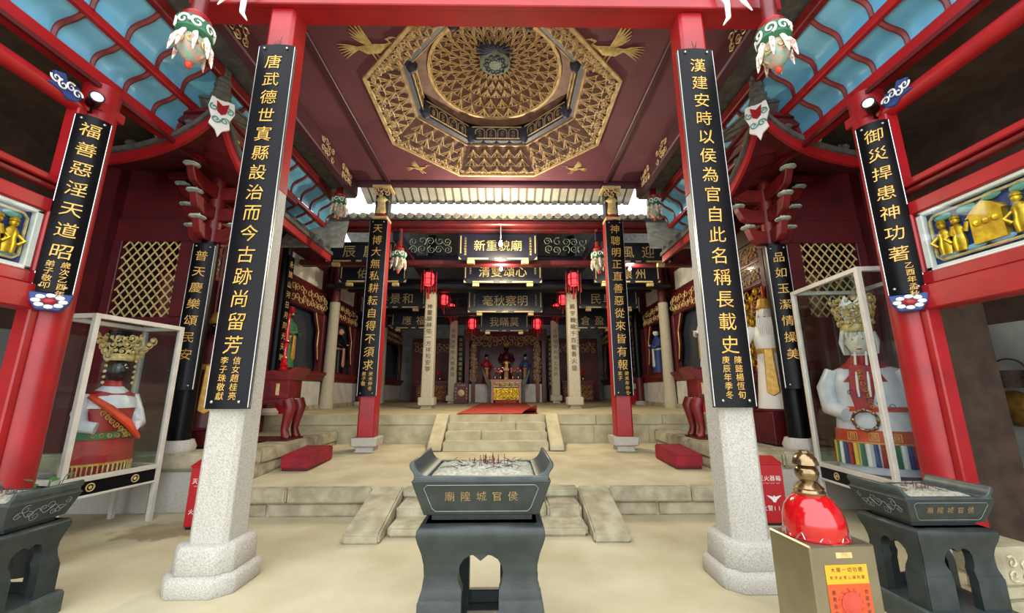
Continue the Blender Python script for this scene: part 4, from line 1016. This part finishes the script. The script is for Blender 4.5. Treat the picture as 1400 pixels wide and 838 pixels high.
# ================================================================== GALLERY AND TERRACE FURNITURE
def altar_table(label, loc, w, d, h, group=None):
    t = thing('altar_table', label, 'table', loc, 0, group); a = w/2
    pts = [(-a-.02, h), (-a-.05, h-.03), (-a-.03, h-.09), (-a+.06, h-.24), (a-.06, h-.24), (a+.03, h-.09), (a+.05, h-.03), (a+.02, h), (a-.08, h-.06), (a-.2, h-.08), (-a+.2, h-.08), (-a+.08, h-.06)]
    G().prism(pts, (0, -d/2, 0), X1, Z1, V(0, d, 0)).done('scroll_top', 'rosewood', t, bevel=.012, seg=2, smooth=True)
    b = G().box(-a+.08, a-.08, -d/2+.03, d/2-.03, h-.56, h-.24).done('drawer_body', 'rosewood', t, bevel=.006)
    for i in range(4):
        x0 = -a+.11+i*(w-.22)/4; x1 = x0+(w-.22)/4-.03
        f = G().box(x0, x1, -d/2+.015, -d/2+.032, h-.53, h-.27).done('drawer_panel', 'rosewood', b, bevel=.004)
        G().box(x0+.03, x0+.09 if i % 3 == 0 else x1-.03, -d/2+.010, -d/2+.016, h-.5, h-.3).done('panel_inlay', 'goldpale' if i % 3 == 0 else 'maroon', f)
    ap = [(-a+.04, h-.56), (a-.04, h-.56), (a-.06, h-.66), (a-.16, h-.7), (a-.24, h-.64), (.12, h-.64), (0, h-.7), (-.12, h-.64), (-a+.24, h-.64), (-a+.16, h-.7), (-a+.06, h-.66)]
    p = G().prism(ap, (0, -d/2, 0), X1, Z1, V(0, .04, 0)).done('apron', 'rosewood', t, bevel=.006)
    G().fret((-a+.1, -d/2-.004, h-.65), X1, Z1, V(0,-1,0), w-.2, .08, .08, .008, 2).done('apron_carving', 'maroon', p)
    for sx in (-1, 1):
        for sy in (-1, 1):
            x, y = sx*(a-.1), sy*(d/2-.08)
            g = G().tube([(x, y, h-.58), (x+sx*.05, y, h-.7), (x+sx*.02, y, h-.9), (x-sx*.01, y, h-1.08), (x+sx*.02, y, .06), (x+sx*.08, y, .035)], [.10, .105, .075, .06, .07, .05], 12)
            g.done('leg', 'rosewood', t, smooth=True)
    G().box(-a-.02, a+.02, -d/2-.04, d/2+.02, 0, .03).done('floor_runner', 'maroon', t, bevel=.01)
    return t
altar_table('red lacquered altar table on the ledge with a red candlestick on it', (-4.10, 7.45, .765), 1.10, .5, 1.27)
altar_table('red lacquered altar table on the ledge below the long-haired statue', (4.10, 7.45, .765), 1.10, .5, 1.27)
t = thing('candlestick', 'turned bright red wooden candlestick on the altar table', 'candlestick', (-3.84, 7.36, 1.967))
G().lathe([(.07, 0), (.085, .03), (.05, .06), (.075, .1), (.045, .14), (.06, .2), (.03, .25), (.035, .45), (.055, .5), (.03, .55), (.035, .75), (.02, .8), (.022, 1.05), (.002, 1.08)], (0,0,0), 16).done('stem', 'redgloss', t, smooth=True)
G().lathe([(.05, .49), (.085, .52), (.05, .535)], (0,0,0), 16).done('drip_pan', 'red', t, smooth=True)
for s in (-1, 1):
    t = thing('kneeling_bench', 'dark red padded kneeling bench '+SIDE[s], 'bench', (s*3.06, 6.98, zt(6.98)), 0, 'kneeling benches')
    G().prism([(-.43, .02), (-.43, .19), (-.38, .215), (.36, .265), (.43, .25), (.43, .02)], (-.22, 0, 0), Y1, Z1, V(.44, 0, 0)).done('cushion', 'redcloth', t, bevel=.015, seg=2, smooth=True)
    G().box(-.2, .2, -.41, .41, -.012, .02).done('base', 'maroon', t)
    # fire extinguisher boxes
    t = thing('fire_box', 'red metal fire extinguisher box with white lettering by the granite column' if s > 0 else 'red metal fire box half hidden behind the granite column', 'box', (s*3.45, 5.3, 0), -.05*s)
    G().box(-.17, .17, -.1, .1, .03, .70).done('body', 'firebox', t, bevel=.006)
    G().box(-.15, .15, -.09, .09, 0, .03).done('skid', 'blackmatte', t)
    G().prism([(-.115, .70), (-.115, .715), (.1, .78), (.11, .70)], (-.18, 0, 0), Y1, Z1, V(.36, 0, 0)).done('lid', 'firebox', t, bevel=.004)
    g = G()
    for i, ch in enumerate('灭火器箱'): g.text(ch, (-.105+.07*i, -.104, .54), X1, Z1, .066)
    for i, ch in enumerate('火警119'): g.text(ch, (-.10+.07*i-(.02*(i-2) if i > 2 else 0), -.104, .20), X1, Z1, .066)
    for i, ch in enumerate('extinguisher box'): g.text(ch, (-.1+.0145*i, -.104, .485), X1, Z1, .02)
    for sg in (-1, 1): g.prism([(0, .30), (sg*.02, .33), (sg*.09, .345), (sg*.06, .32), (sg*.03, .295), (sg*.015, .27)], (.03, -.104, 0), X1, Z1, V(0, .001, 0))
    g.prism([(-.015, .265), (.015, .265), (.012, .33), (0, .345), (-.012, .33)], (.03, -.1045, 0), X1, Z1, V(0, .001, 0))
    g.done('lettering', 'white', t)
    # small red boxes standing by the hall wall
    for Y in (9.55, 15.2):
        t = thing('fire_box', 'small red fire box '+('near the platform edge ' if Y < 10 else 'deep inside the hall ')+SIDE[s], 'box', (s*4.95, Y, ZH), -s*PI/2, 'small fire boxes in the hall')
        G().box(-.17, .17, -.1, .1, 0, .5).done('body', 'firebox', t, bevel=.006)
        G().prism([(-.11, .5), (-.11, .51), (.1, .56), (.1, .5)], (-.18, 0, 0), Y1, Z1, V(.36, 0, 0)).done('lid', 'redcloth', t)
        g = G()
        for i, ch in enumerate('火警'): g.text(ch, (-.05+.08*i, -.104, .2), X1, Z1, .07)
        g.done('lettering', 'white', t)
# red rug on the platform
g = G(); n = 14; vs = []; fs = []
for i in range(n+1):
    for j in range(9):
        x = -.9+1.82*i/n; y = 9.02+7.7*j/8; z = ZH+.012+.004*math.sin(i*1.3+j*2)
        if i >= n-2 and j == 0: z += .07*(i-n+3); x -= .06
        vs.append((x+hx(y), y, z))
for i in range(n):
    for j in range(8): fs.append((i*9+j, (i+1)*9+j, (i+1)*9+j+1, i*9+j+1))
m = len(vs); g.add(vs+[(x, y, ZH+.002) for x, y, z in vs], fs+[tuple(q+m for q in f[::-1]) for f in fs])
tag(g.done('rug', 'rug', None, smooth=True), 'red carpet runner with one curled corner above the hall steps', 'rug')

# statues in the galleries and niches: one figure builder
def figure(label, loc, rz, H, robe, trim, face, hat, pose=0, beard=None, group=None, base=True):
    t = thing('temple_statue', label, 'statue', loc, rz, group); k = H/1.7
    S = lambda *p: V(*p)*k
    R_ = lambda c, rx, ry: ell(V(*c)*k, rx*k, ry*k, 0, 16)
    g = G().loft([R_((0, 0, .03), .27, .22), R_((0, 0, .3), .24, .19), R_((0, 0, .75), .2, .15), R_((0, 0, .95), .19, .14), R_((0, 0, 1.2), .23, .15), R_((0, 0, 1.36), .2, .13), R_((0, 0, 1.42), .09, .08), R_((0, 0, 1.5), .07, .07)])
    arms = {0: (((.2, 0, 1.34), (.29, -.04, 1.1), (.2, -.2, 1.02), (.06, -.28, 1.08)), ((-.2, 0, 1.34), (-.29, -.04, 1.1), (-.2, -.2, 1.02), (-.06, -.28, 1.08))),
            1: (((.2, 0, 1.34), (.42, -.1, 1.42), (.5, -.18, 1.68)), ((-.2, 0, 1.34), (-.34, -.1, 1.12), (-.42, -.32, .98), (-.44, -.48, .92)))}[pose]
    for a in arms: g.tube([S(*p) for p in a], [.085*k, .095*k, .075*k, .05*k][:len(a)], 10)
    g.done('robe', robe, t, smooth=True)
    g = G()
    for a in arms:
        e = V(*a[-1]); d = (e-V(*a[-2])).normalized(); q = d.cross(Z1); q = q.normalized() if q.length > .1 else X1
        g.ball(S(*(e+d*.03)), (.035*k, .045*k, .03*k), 8, 5)
        for i in range(4): b = e+d*.05+q*(i-1.5)*.016; g.tube([S(*b), S(*(b+d*(.05+.012*(1-abs(i-1.5)))-Z1*.006)), S(*(b+d*(.075+.014*(1.5-abs(i-1.5)))-Z1*.02))], [.009*k, .008*k, .006*k], 6)
        b = e+d*.02-q*.035; g.tube([S(*b), S(*(b+d*.04-q*.02))], [.011*k, .007*k], 6)
    g.done('hands', face, t, smooth=True)
    G().loft([R_((0, 0, .92), .205, .155), R_((0, 0, 1.0), .205, .155)]).done('belt', trim, t, smooth=True)
    G().prism([(-.06, .98), (.06, .98), (.09, .3), (0, .24), (-.09, .3)], S(0, -.215, 0), X1*k, Z1*k, V(0, .05*k, 0)).done('apron', trim, t, bevel=.01*k)
    c = S(0, -.02, 1.60)
    h = head(G(), c, .115*k).done('head', face, t, smooth=True); facebits(h, c, .115*k)
    if hat: G().lathe([(.11*k, 0), (.125*k, .03*k), (.1*k, .09*k), (.085*k, .17*k), (.02*k, .2*k)], c+V(0, .01, .06*k), 16).done('hat', hat, t, smooth=True)
    if beard:
        g = G()
        for i in range(9): x = (i-4)*.02*k; g.tube([c+V(x, -.09*k, -.09*k), c+V(x*1.3, -.13*k, -.25*k), c+V(x*.9, -.11*k, -(.55-.02*abs(i-4))*k)], [.014*k, .014*k, .003*k], 5)
        for i in range(14): a = .1+(PI-.2)*i/13; p = c+V(.1*k*math.cos(a), .09*k*math.sin(a), .06*k); g.tube([p, p+V(.03*k*math.cos(a), .03*k*math.sin(a), -.2*k), p+V(.02*k*math.cos(a), .04*k, -.5*k)], [.018*k, .018*k, .004*k], 5)
        g.done('long_hair', beard, t, smooth=True)
    if base: G().lathe([(.3*k, 0), (.32*k, .015*k), (.28*k, .045*k)], (0,0,0), 16).done('base', 'maroon', t)
    return t
figure('pale half-naked statue with long white hair reaching one hand out', (4.68, 6.72, 1.26), -.7, 1.75, 'whiteface', 'gold', 'whiteface', 'gold', 1, 'hairwhite', base=True)
G().box(4.40, 4.9, 6.44, 7.0, .765, 1.26).done('statue_plinth', 'maroon', None, bevel=.01)
figure('dark guardian statue holding up a gilt weapon in the gallery', (-4.68, 6.72, 1.0), .6, 1.75, 'maroon', 'gold', 'blackface', 'gold', 1)
G().box(-4.9, -4.40, 6.44, 7.0, .765, 1.0).done('statue_plinth', 'maroon', None, bevel=.01)
for o in bpy.data.objects:
    if o.name.startswith('statue_plinth'): tag(o, 'dark red gallery plinth carrying '+('the pale long-haired statue' if o.name == 'statue_plinth' else 'the dark guardian statue'), 'plinth')
for s in (-1, 1):
    t = thing('carved_screen', 'open gilt dragon fretwork screen '+SIDE[s], 'screen', (s*4.96, 7.12, 1.9), 0, 'gilt fretwork screens')
    g = G().fret((0, 0, .1), V(0, 1, 0), Z1, V(-s,0,0), .75, 1.5, .2, .02, 11); g.done('fretwork', 'gold', t)
    g = G()
    for i in range(14): p = V(-.03*s, .35+.22*math.sin(i*.8), .1+.11*i); g.ball(p, (.05, .06, .08), 7, 5)
    g.done('dragon', 'goldbright' if s > 0 else 'gold', t, smooth=True)
    G().box(-.02, .02, -.02, .02, 0, 1.6).done('side_post', 'orange', t)
NI = [(-1, 10.0, 'greencloth', 'gold', 'blackface', 'red', 'green-robed statue in red hat in the wall niche nearest the gallery'), (-1, 13.1, 'black', 'pinkface', 'pinkface', None, 'pink-faced bare-headed statue in a hall wall niche'),
      (1, 13.3, 'bluecloth', 'satin', 'whiteface', 'black', 'blue-robed white-faced statue in a hall wall niche'), (1, 10.0, 'satin', 'gold', 'whiteface', 'gold', 'white-robed statue with gilt hat in the wall niche nearest the gallery')]
for s, Y, a, b, c, d, lab in NI: figure(lab, (s*5.27, Y, 2.135), -s*PI/2, 1.45, a, b, c, d, 0)

# ================================================================== MAIN HALL
TC = {(-1, 12): '神靈顯赫佑一方祥和安寧', (1, 12): '殿宇巍峨千百載香火盛', (-1, 17): '明鏡高懸照人間善惡', (1, 17): '法網恢恢判世上忠奸'}
for (s, Y), txt in TC.items():
    t = thing('stone_pillar', 'pale square stone pillar with inked writing inside the hall', 'column', (s*2.16+hx(Y), Y, ZH), 0, 'inscribed hall pillars')
    chlevel(G(), [(.19, .02, 0), (.15, .02, .05), (.15, .02, .08), (.235, .03, .1), (.235, .03, .3), (.22, .03, .32)]).done('plinth', 'granite_warm', t, bevel=.006)
    chlevel(G(), [(.175, .03, .32), (.155, .03, 3.45)]).done('shaft', 'granite_warm', t, bevel=.005)
    for i, ch in enumerate(txt): G().text(ch, (0, -.176, 3.0-i*2.05/len(txt)), X1, Z1, .17).done('character', 'ink', t)
    g = G()
    for i in range(10): g.text('善信敬獻立石年月吉日'[i], (-s*-.11 if s > 0 else -.11, -.176, 2.6-i*.09), X1, Z1, .06)
    g.done('signature', 'ink', t)['kind'] = 'stuff'
def wallcol(s, Y, kind):
    if kind == 'stone':
        t = thing('wall_column', 'rough round stone column engaged in the hall side wall', 'column', (s*5.05, Y, ZH), 0, 'stone wall columns')
        G().lathe([(.2, 0), (.19, .3), (.17, .5), (.15, 2.2), (.15, 3.15)], (0,0,0), 14).done('shaft', 'granite_warm', t, smooth=True)
        G().lathe([(.14, 3.15), (.14, 4.6)], (0,0,0), 12).done('upper_post', 'maroon', t, smooth=True)
    else:
        t = thing('wall_column', 'black lacquered column with red foot along the hall side wall', 'column', (s*4.98, Y, ZH), 0, 'black wall columns')
        G().lathe([(.2, 0), (.21, .06), (.15, .14)], (0,0,0), 14).done('stone_foot', 'granite', t, smooth=True)
        G().lathe([(.13, .14), (.13, .95)], (0,0,0), 14).done('red_foot', 'maroon', t, smooth=True)
        G().lathe([(.135, .95), (.13, 4.6)], (0,0,0), 14).done('shaft', 'black', t, smooth=True)
        G().box(-s*.135-.01, -s*.135+.01, -.12, .12, 1.0, 3.6).done('couplet_strip', 'black', t)
        g = G()
        for i in range(10): g.text('永鎮山河日月同光天地'[i], (-s*.155, 0, 3.4-i*.24), V(0, s, 0)*-1 if s > 0 else Y1, Z1, .17)
        g.done('inscription', 'goldpale', t)
for s in (-1, 1):
    wallcol(s, 9.0, 'black'); wallcol(s, 12.0, 'stone'); wallcol(s, 14.5, 'black'); wallcol(s, 17.0, 'stone')
# plaques
def plaque(label, x, Y, z0, z1, w, txt, sub='', group=None, mat='navy', tilt=.0):
    t = thing('name_plaque', label, 'plaque', (x, Y, z0), 0, group); h = z1-z0
    p = G().box(-w/2, w/2, -.03, .03, 0, h).done('panel', mat, t, bevel=.008)
    g = G(); e = .035
    for a, b in ((-.38, -.12), (-.04, .04), (.12, .38)): g.box(w*a, w*b, -.042, -.03, .02, .02+e*1.2)
    for x_ in (-w/2+.05, w/2-.05-e*.7): g.box(x_, x_+e*.7, -.042, -.03, h*.25, h*.9)
    for sg in (-1, 1): g.prism([(sg*(w/2-.02), .02), (sg*(w/2-.09), .02), (sg*(w/2-.02), .09)], (0, -.042, 0), X1, Z1, V(0, .012, 0))
    g.done('gilt_fillet', 'goldpale', p)
    n = len(txt); st = w*.62/max(n, 1); sz = min(st*.98, h*.62); 
    for i, ch in enumerate(txt): G().text(ch, (-st*(n-1)/2+i*st, -.038, h*.54), X1, Z1, sz).done('character', 'goldpale', t)
    if sub:
        g = G()
        for sg in (-1, 1):
            for i, ch in enumerate(sub): g.text(ch, (sg*w*.41, -.036, h*.8-i*.07), X1, Z1, .062)
        g.done('signature', 'goldpale', t)['kind'] = 'stuff'
    for sg in (-1, 1):
        g = G(); g.box(sg*w*.34-.09, sg*w*.34+.09, -.06, .04, -.09, 0).curl((sg*w*.34, -.065, -.045), X1, Z1, V(0,0,0), .05, 1.2, .012, 0, sg)
        g.done('plaque_bracket', 'goldpale', t, bevel=.006)
    return t
plaque('topmost dark plaque behind the bright bulb under the hall eave', -.01, 9.56, 4.80, 5.52, 2.0, '新重貌廟', '乙亥年仲秋重修')
plaque('dark plaque with its top half hidden by a dark red beam', .1, 10.9, 4.57, 5.2, 2.24, '清雙頌心', '歲次吉日')
plaque('dark plaque third down in the middle row, above the lowest one', .16, 13.0, 4.13, 4.9, 2.5, '毫秋察明', '光緒丙戌年立')
plaque('lowest and narrowest dark plaque, right above the shrine', .12, 15.0, 3.79, 4.5, 1.85, '我瞞莫')
SP = {(-1, 0): '辰慶', (1, 0): '風迎', (-1, 1): '佑恩', (1, 1): '劉懷州', (-1, 2): '秦景和', (1, 2): '民阜物', (-1, 3): '應福', (1, 3): '倉盈'}
for (s, k), tx in SP.items():
    Y, z0, h, xc, w = ((9.7, 4.78, .55, 3.55, 1.7), (10.9, 4.58, .5, 3.6, 1.9), (13.0, 4.28, .62, 3.55, 2.0), (15.0, 3.9, .6, 3.4, 1.7))[k]
    plaque('side bay plaque, '+('nearest the eave', 'second from the eave', 'third from the eave', 'farthest from the eave')[k]+', '+SIDE[s], s*xc+hx(Y), Y, z0, z0+h, w, tx)
# lanterns
def lantern(label, loc, k, group, top=5.42):
    t = thing('palace_lantern', label, 'lantern', loc, 0, group)
    G().lathe([(.1*k, 0), (.13*k, .06*k), (.13*k, .26*k), (.1*k, .32*k)], (0,0,0), 6).done('shade', 'lanternglow', t)
    g = G()
    for i in range(6):
        a = i*PI/3; p = V(math.cos(a), math.sin(a), 0); g.tube([p*.2*k+Z1*.36*k, p*.14*k+Z1*.32*k, p*.14*k+Z1*.0*k, p*.18*k-Z1*.03*k], .012*k, 5)
        q = V(math.cos(a+PI/3), math.sin(a+PI/3), 0)
        for r, z in ((.14, .32), (.14, .0), (.14, .16)): g.tube([p*r*k+Z1*z*k, q*r*k+Z1*z*k], .010*k, 4)
    g.tube([V(0, 0, .32*k), V(0, 0, top-loc[2])], .008, 5); g.lathe([(.03*k, .34*k), (.1*k, .36*k), (.02*k, .42*k)], (0,0,0), 6)
    g.done('frame', 'maroon_shaded', t)
    g = G()
    for i in range(6): a = i*PI/3; g.tube([(.19*k*math.cos(a), .19*k*math.sin(a), .35*k), (.19*k*math.cos(a), .19*k*math.sin(a), -.18*k)], [.012*k, .018*k], 5)
    g.tube([(0, 0, -.02*k), (0, 0, -.35*k)], [.02*k, .03*k], 6)
    g.done('tassels', 'sashred', t)
    return t
for s in (-1, 1):
    lantern('large red palace lantern in front of the nearer stone pillar '+SIDE[s], (s*2.12+.05, 11.3, 4.62), 1.15, 'large hall lanterns')
    lantern('red palace lantern hanging between the stone pillars '+SIDE[s], (s*2.1+.1, 13.8, 4.6), 1.0, 'middle hall lanterns')
    lantern('red palace lantern in front of the farther stone pillar '+SIDE[s], (s*2.2+.1, 16.3, 4.75), 1.2, 'far hall lanterns')
    lantern('red palace lantern hanging beside the lowest plaque '+SIDE[s], (s*1.35+.13, 16.3, 4.12), 1.2, 'shrine lanterns')
# electric lamps of the hall
def lamp(label, loc, r, power):
    t = thing('hanging_lamp', label, 'lamp', loc)
    G().ball((0, 0, 0), r, 14, 8).done('bulb', 'bulb', t, smooth=True)
    G().lathe([(.02, r*.9), (.03, r*1.2), (.03, min(r*1.2+.06, .085)), (.004, .09), (.004, .5 if power > 200 else .1)], (0,0,0), 10).done('cap', 'whiteframe', t, smooth=True)
    if power > 200: G().tube([(0, 0, .5), (0, .3, .62)], .008, 5).done('arm', 'whiteframe', t)
    l = bpy.data.lights.new('lamp_light', 'POINT'); l.energy = power; l.color = (1, .86, .6); l.shadow_soft_size = r
    o = bpy.data.objects.new('lamp_light', l); COL.objects.link(o); o.parent = t; o.location = (0, -r*1.6, -r*.8)
lamp('bright bulb hanging before the topmost plaque', (.07, 8.75, 4.93), .05, 320)
lamp('small bulb hanging between the two upper plaques', (.06, 9.95, 4.70), .045, 160)
lamp('small bulb hanging in the side bay under a plaque', (3.43, 9.95, 4.71), .04, 60)
# shrine
SY = 18.4
sh = thing('shrine', 'dark carved shrine with gilt side posts at the back of the hall', 'shrine', (.16, SY, ZH))
for s in (-1, 1):
    G().box(s*1.75-.1, s*1.75+.1, -.12, .12, 0, 3.3).done('outer_post', 'maroon', sh, bevel=.01)
    p = G().box(s*1.45-.08, s*1.45+.08, -.1, .1, 0, 3.2).done('inner_post', 'rosewood', sh, bevel=.01)
    g = G().fret((s*1.45-.16, -.13, .9), X1, Z1, V(0,-1,0), .32, 1.7, .18, .02, 4); g.done('post_carving', 'goldpale', p)
    G().box(s*2.05-.02-.12, s*2.05+.12, -.14, -.1, .6, 3.0).done('couplet_strip', 'black', sh)
    g = G()
    for i in range(10): g.text('威靈顯赫保國護民安康'[i], (s*2.05, -.145, 2.8-i*.22), X1, Z1, .17)
    g.done('couplet_writing', 'goldpale', sh)
G().box(-1.9, 1.9, -.14, .14, 2.75, 3.3).done('header', 'maroon', sh, bevel=.01)
G().fret((-1.6, -.16, 2.5), X1, Z1, V(0,-1,0), 3.2, .5, .24, .02, 9).done('header_carving', 'goldpale', sh)
G().box(-1.85, 1.85, 1.3, 1.4, .8, 3.3).done('back_panel', 'maroon', sh)
for s in (-1, 1): G().box(s*1.85-.03, s*1.85+.03, .1, 1.3, .8, 3.3).done('side_panel', 'maroon', sh)
G().box(-1.85, 1.85, .05, 1.4, 0, .8).done('white_base', 'plaster', sh)
figure('main deity statue seated in shadow in the shrine', (.2, SY+.8, 1.9), 0, 1.8, 'maroon', 'gold', 'brownhair', 'gold', 0)
figure('small attendant statue in red beside the main deity', (-.75, SY+.6, 1.9), .3, 1.3, 'sashred', 'gold', 'pinkface', 'black', 0)
figure('small attendant statue in dark blue beside the main deity', (1.1, SY+.6, 1.9), -.3, 1.3, 'bluecloth', 'gold', 'whiteface', 'black', 0)
# grey altar with upturned wings, gilt offering table, flowers
t = thing('winged_altar', 'grey-green stone altar with upturned wing ends before the shrine', 'altar', (.19, 17.85, ZH))
pr = [(-1.05, 1.55), (-.95, 1.3), (-.8, 1.02), (-.6, .92), (-.6, .0), (-.72, 0), (-.8, .3), (-.76, .62), (-.9, .9), (-1.02, 1.25)]
for s in (-1, 1): G().prism([(s*x, z) for x, z in pr], (0, -.2, 0), X1, Z1, V(0, .4, 0)).done('wing', 'urn', t, bevel=.015)
G().box(-.65, .65, -.2, .2, .86, .98).done('slab', 'urn', t, bevel=.01)
t = thing('offering_table', 'gilt carved offering table at the end of the red carpet', 'table', (.19, 17.3, ZH))
G().box(-.66, .66, -.25, .25, .88, .97).done('top', 'pinkface', t, bevel=.01)
f = G().box(-.6, .6, -.22, .22, .66, .88).done('frieze', 'goldpale', t, bevel=.005)
G().fret((-.58, -.225, .68), X1, Z1, V(0,-1,0), 1.16, .18, .14, .016, 3).done('frieze_carving', 'rosewood', f)
f = G().box(-.62, .62, -.2, .2, .1, .66).done('front', 'rosewood', t)
G().box(-.52, .52, -.215, -.2, .14, .6).fret((-.5, -.225, .16), X1, Z1, V(0,-1,0), 1.0, .42, .14, .02, 6).done('gilt_front', 'goldbright', f)
for s in (-1, 1): G().box(s*.58-.05, s*.58+.05, -.25, .25, 0, .88).done('leg', 'pinkface', t, bevel=.01)
G().box(-.45, .45, -.235, .2, 0, .1).done('plinth_board', 'rug', t)
g0 = None
for x, z in ((-.3, 1.35), (-.58, 1.15), (.36, 1.3), (.64, 1.1)):
    t = thing('flower_vase', 'vase of red flowers on the gilt offering table', 'flowers', (.19+x*.8, 17.3, ZH+.97), 0, 'altar flowers')
    G().lathe([(.05, 0), (.07, .08), (.03, .18), (.04, .2)], (0,0,0), 10).done('vase', 'brass', t, smooth=True)
    g = G(); g2 = G()
    for q in range(9):
        p = V(random.gauss(0, .07), random.gauss(0, .05), .3+random.random()*.2); g.ball(p, .05, 6, 4); g2.tube([(0, 0, .18), p], .008, 4)
    g.done('blooms', 'lanternglow' if False else 'redgloss', t, smooth=True); g2.done('stems', 'leaf', t)
figure('small gilt idol standing on the offering table', (.19, 17.32, ZH+.97), 0, .62, 'goldpale', 'red', 'pinkface', 'gold', 0)
t = thing('drum_cabinet', 'small dark red cabinet with a round gilt dial beside the far pillar', 'cabinet', (-1.62, 16.6, ZH))
G().box(-.27, .27, -.15, .15, 0, .82).done('body', 'maroon', t, bevel=.012)
G().lathe([(.13, 0), (.13, .02), (.1, .03), (.0, .032)], (0, -.15, .42), 20, mat=Matrix.Rotation(PI/2, 3, 'X')).done('dial', 'goldpale', t, smooth=True)
g = G()
for i in range(4): g.text('平安如意'[i], (-.13+.087*i, -.153, .72), X1, Z1, .07); g.text('國泰民安'[i], (-.22, -.153, .6-.13*i), X1, Z1, .07); g.text('風調雨順'[i], (.22, -.153, .6-.13*i), X1, Z1, .07)
g.done('lettering', 'goldpale', t)
for s in (-1, 1):
    t = thing('side_altar', 'red and gilt rear side altar '+SIDE[s], 'altar', (s*3.3+.14, 18.6, ZH), 0, 'rear side altars')
    G().box(-.75, .75, -.3, .3, .85, .95).done('top', 'rosewood', t, bevel=.01)
    f = G().box(-.7, .7, -.27, .27, 0, .85).done('front', 'maroon', t)
    G().fret((-.66, -.28, .1), X1, Z1, V(0,-1,0), 1.32, .65, .18, .018, 7).done('gilt_carving', 'gold', f)
    t = thing('shrine_cabinet', 'dark red shrine cabinet behind a rear side altar '+SIDE[s], 'shrine', (s*3.3+.14, 19.6, ZH), 0, 'rear side shrines')
    G().box(-1.2, 1.2, -.2, .4, 0, 3.0).done('body', 'maroon', t)
    G().fret((-1.1, -.22, 2.3), X1, Z1, V(0,-1,0), 2.2, .5, .24, .02, 8).done('gilt_carving', 'goldpale', t)
    for q in (-.3, .3):
        f = thing('flower_vase', 'vase of red flowers on the rear side altar '+SIDE[s], 'flowers', (s*3.3+.14+q, 18.6, ZH+.95), 0, 'side altar flowers')
        G().lathe([(.05, 0), (.07, .08), (.03, .18), (.04, .2)], (0,0,0), 10).done('vase', 'brass', f, smooth=True)
        g = G()
        for _ in range(8): g.ball((random.gauss(0, .06), random.gauss(0, .05), .3+random.random()*.15), .05, 6, 4)
        g.tube([(0, 0, .18), (0, 0, .36)], .02, 5); g.done('blooms', 'redgloss', f, smooth=True)
# ================================================================== STORE ROOM AND COURT ODDMENTS
for y, z in ((4.80, 1.28), (4.36, 1.28)):
    t = thing('wok', 'round brass-coloured pan hanging on the store room wall, '+('nearer' if y > 4.5 else 'farther from')+' the red post', 'pan', (6.28, y, z+.1), 0, 'pans on the wall')
    G().lathe([(.2, 0), (.21, .012), (.18, .06), (.1, .1), (.0, .11)], (0,0,0), 20, mat=Matrix.Rotation(-PI/2, 3, 'Y')).done('bowl', 'wok', t, smooth=True)
    G().tube([(-.015, .19*math.cos(a*PI/10), .19*math.sin(a*PI/10)) for a in range(21)], .012, 6).done('rim', 'blackmatte', t)
for y in (4.70, 4.34):
    t = thing('basket', 'dark woven basket hanging on the wall, '+('nearer' if y > 4.5 else 'farther from')+' the red post', 'basket', (6.16, y, 1.62), 0, 'baskets on the wall')
    G().lathe([(.11, 0), (.17, .2), (.16, .2), (.1, .02)], (0,0,0), 16).done('body', 'basket', t, smooth=True)
    G().tube([(0, .165*math.cos(a*PI/10), .2+.14*math.sin(a*PI/10)) for a in range(11)], .01, 6).done('handle', 'basket', t)
t = thing('stone_block', 'pale carved stone block on the ground behind a smaller burner', 'stone', (3.98, 3.35, 0), .1)
G().box(-.2, .2, -.16, .16, 0, .1).done('foot', 'stone', t, bevel=.02); G().box(-.16, .16, -.12, .12, .1, .2).done('waist', 'stone', t, bevel=.015); b = G().box(-.2, .2, -.16, .16, .2, .46).done('body', 'stone', t, bevel=.025)
G().fret((-.17, -.165, .24), X1, Z1, V(0,-1,0), .34, .16, .1, .01, 5).done('carving', 'stone_warm', b)
t = thing('potted_plant', 'dark leafy potted plant beside the red post and glass case', 'plant', (-4.12, 4.05, 0))
G().lathe([(.1, 0), (.15, .25), (.16, .28), (.13, .27)], (0,0,0), 16).done('pot', 'blackmatte', t, smooth=True)
g = G()
for q in range(40):
    a = random.uniform(0, 2*PI); r = random.uniform(.03, .2); z = .3+random.random()*.5; p = V(r*math.cos(a), r*math.sin(a), z); d = V(math.cos(a), math.sin(a), .3)*.09; n_ = V(-math.sin(a), math.cos(a), 0)*.03
    g.add([p, p+d*.5+n_, p+d, p+d*.5-n_], [(0, 1, 2, 3)]); g.tube([(0, 0, .26), p], .004, 3)
g.done('leaves', 'leaf', t)
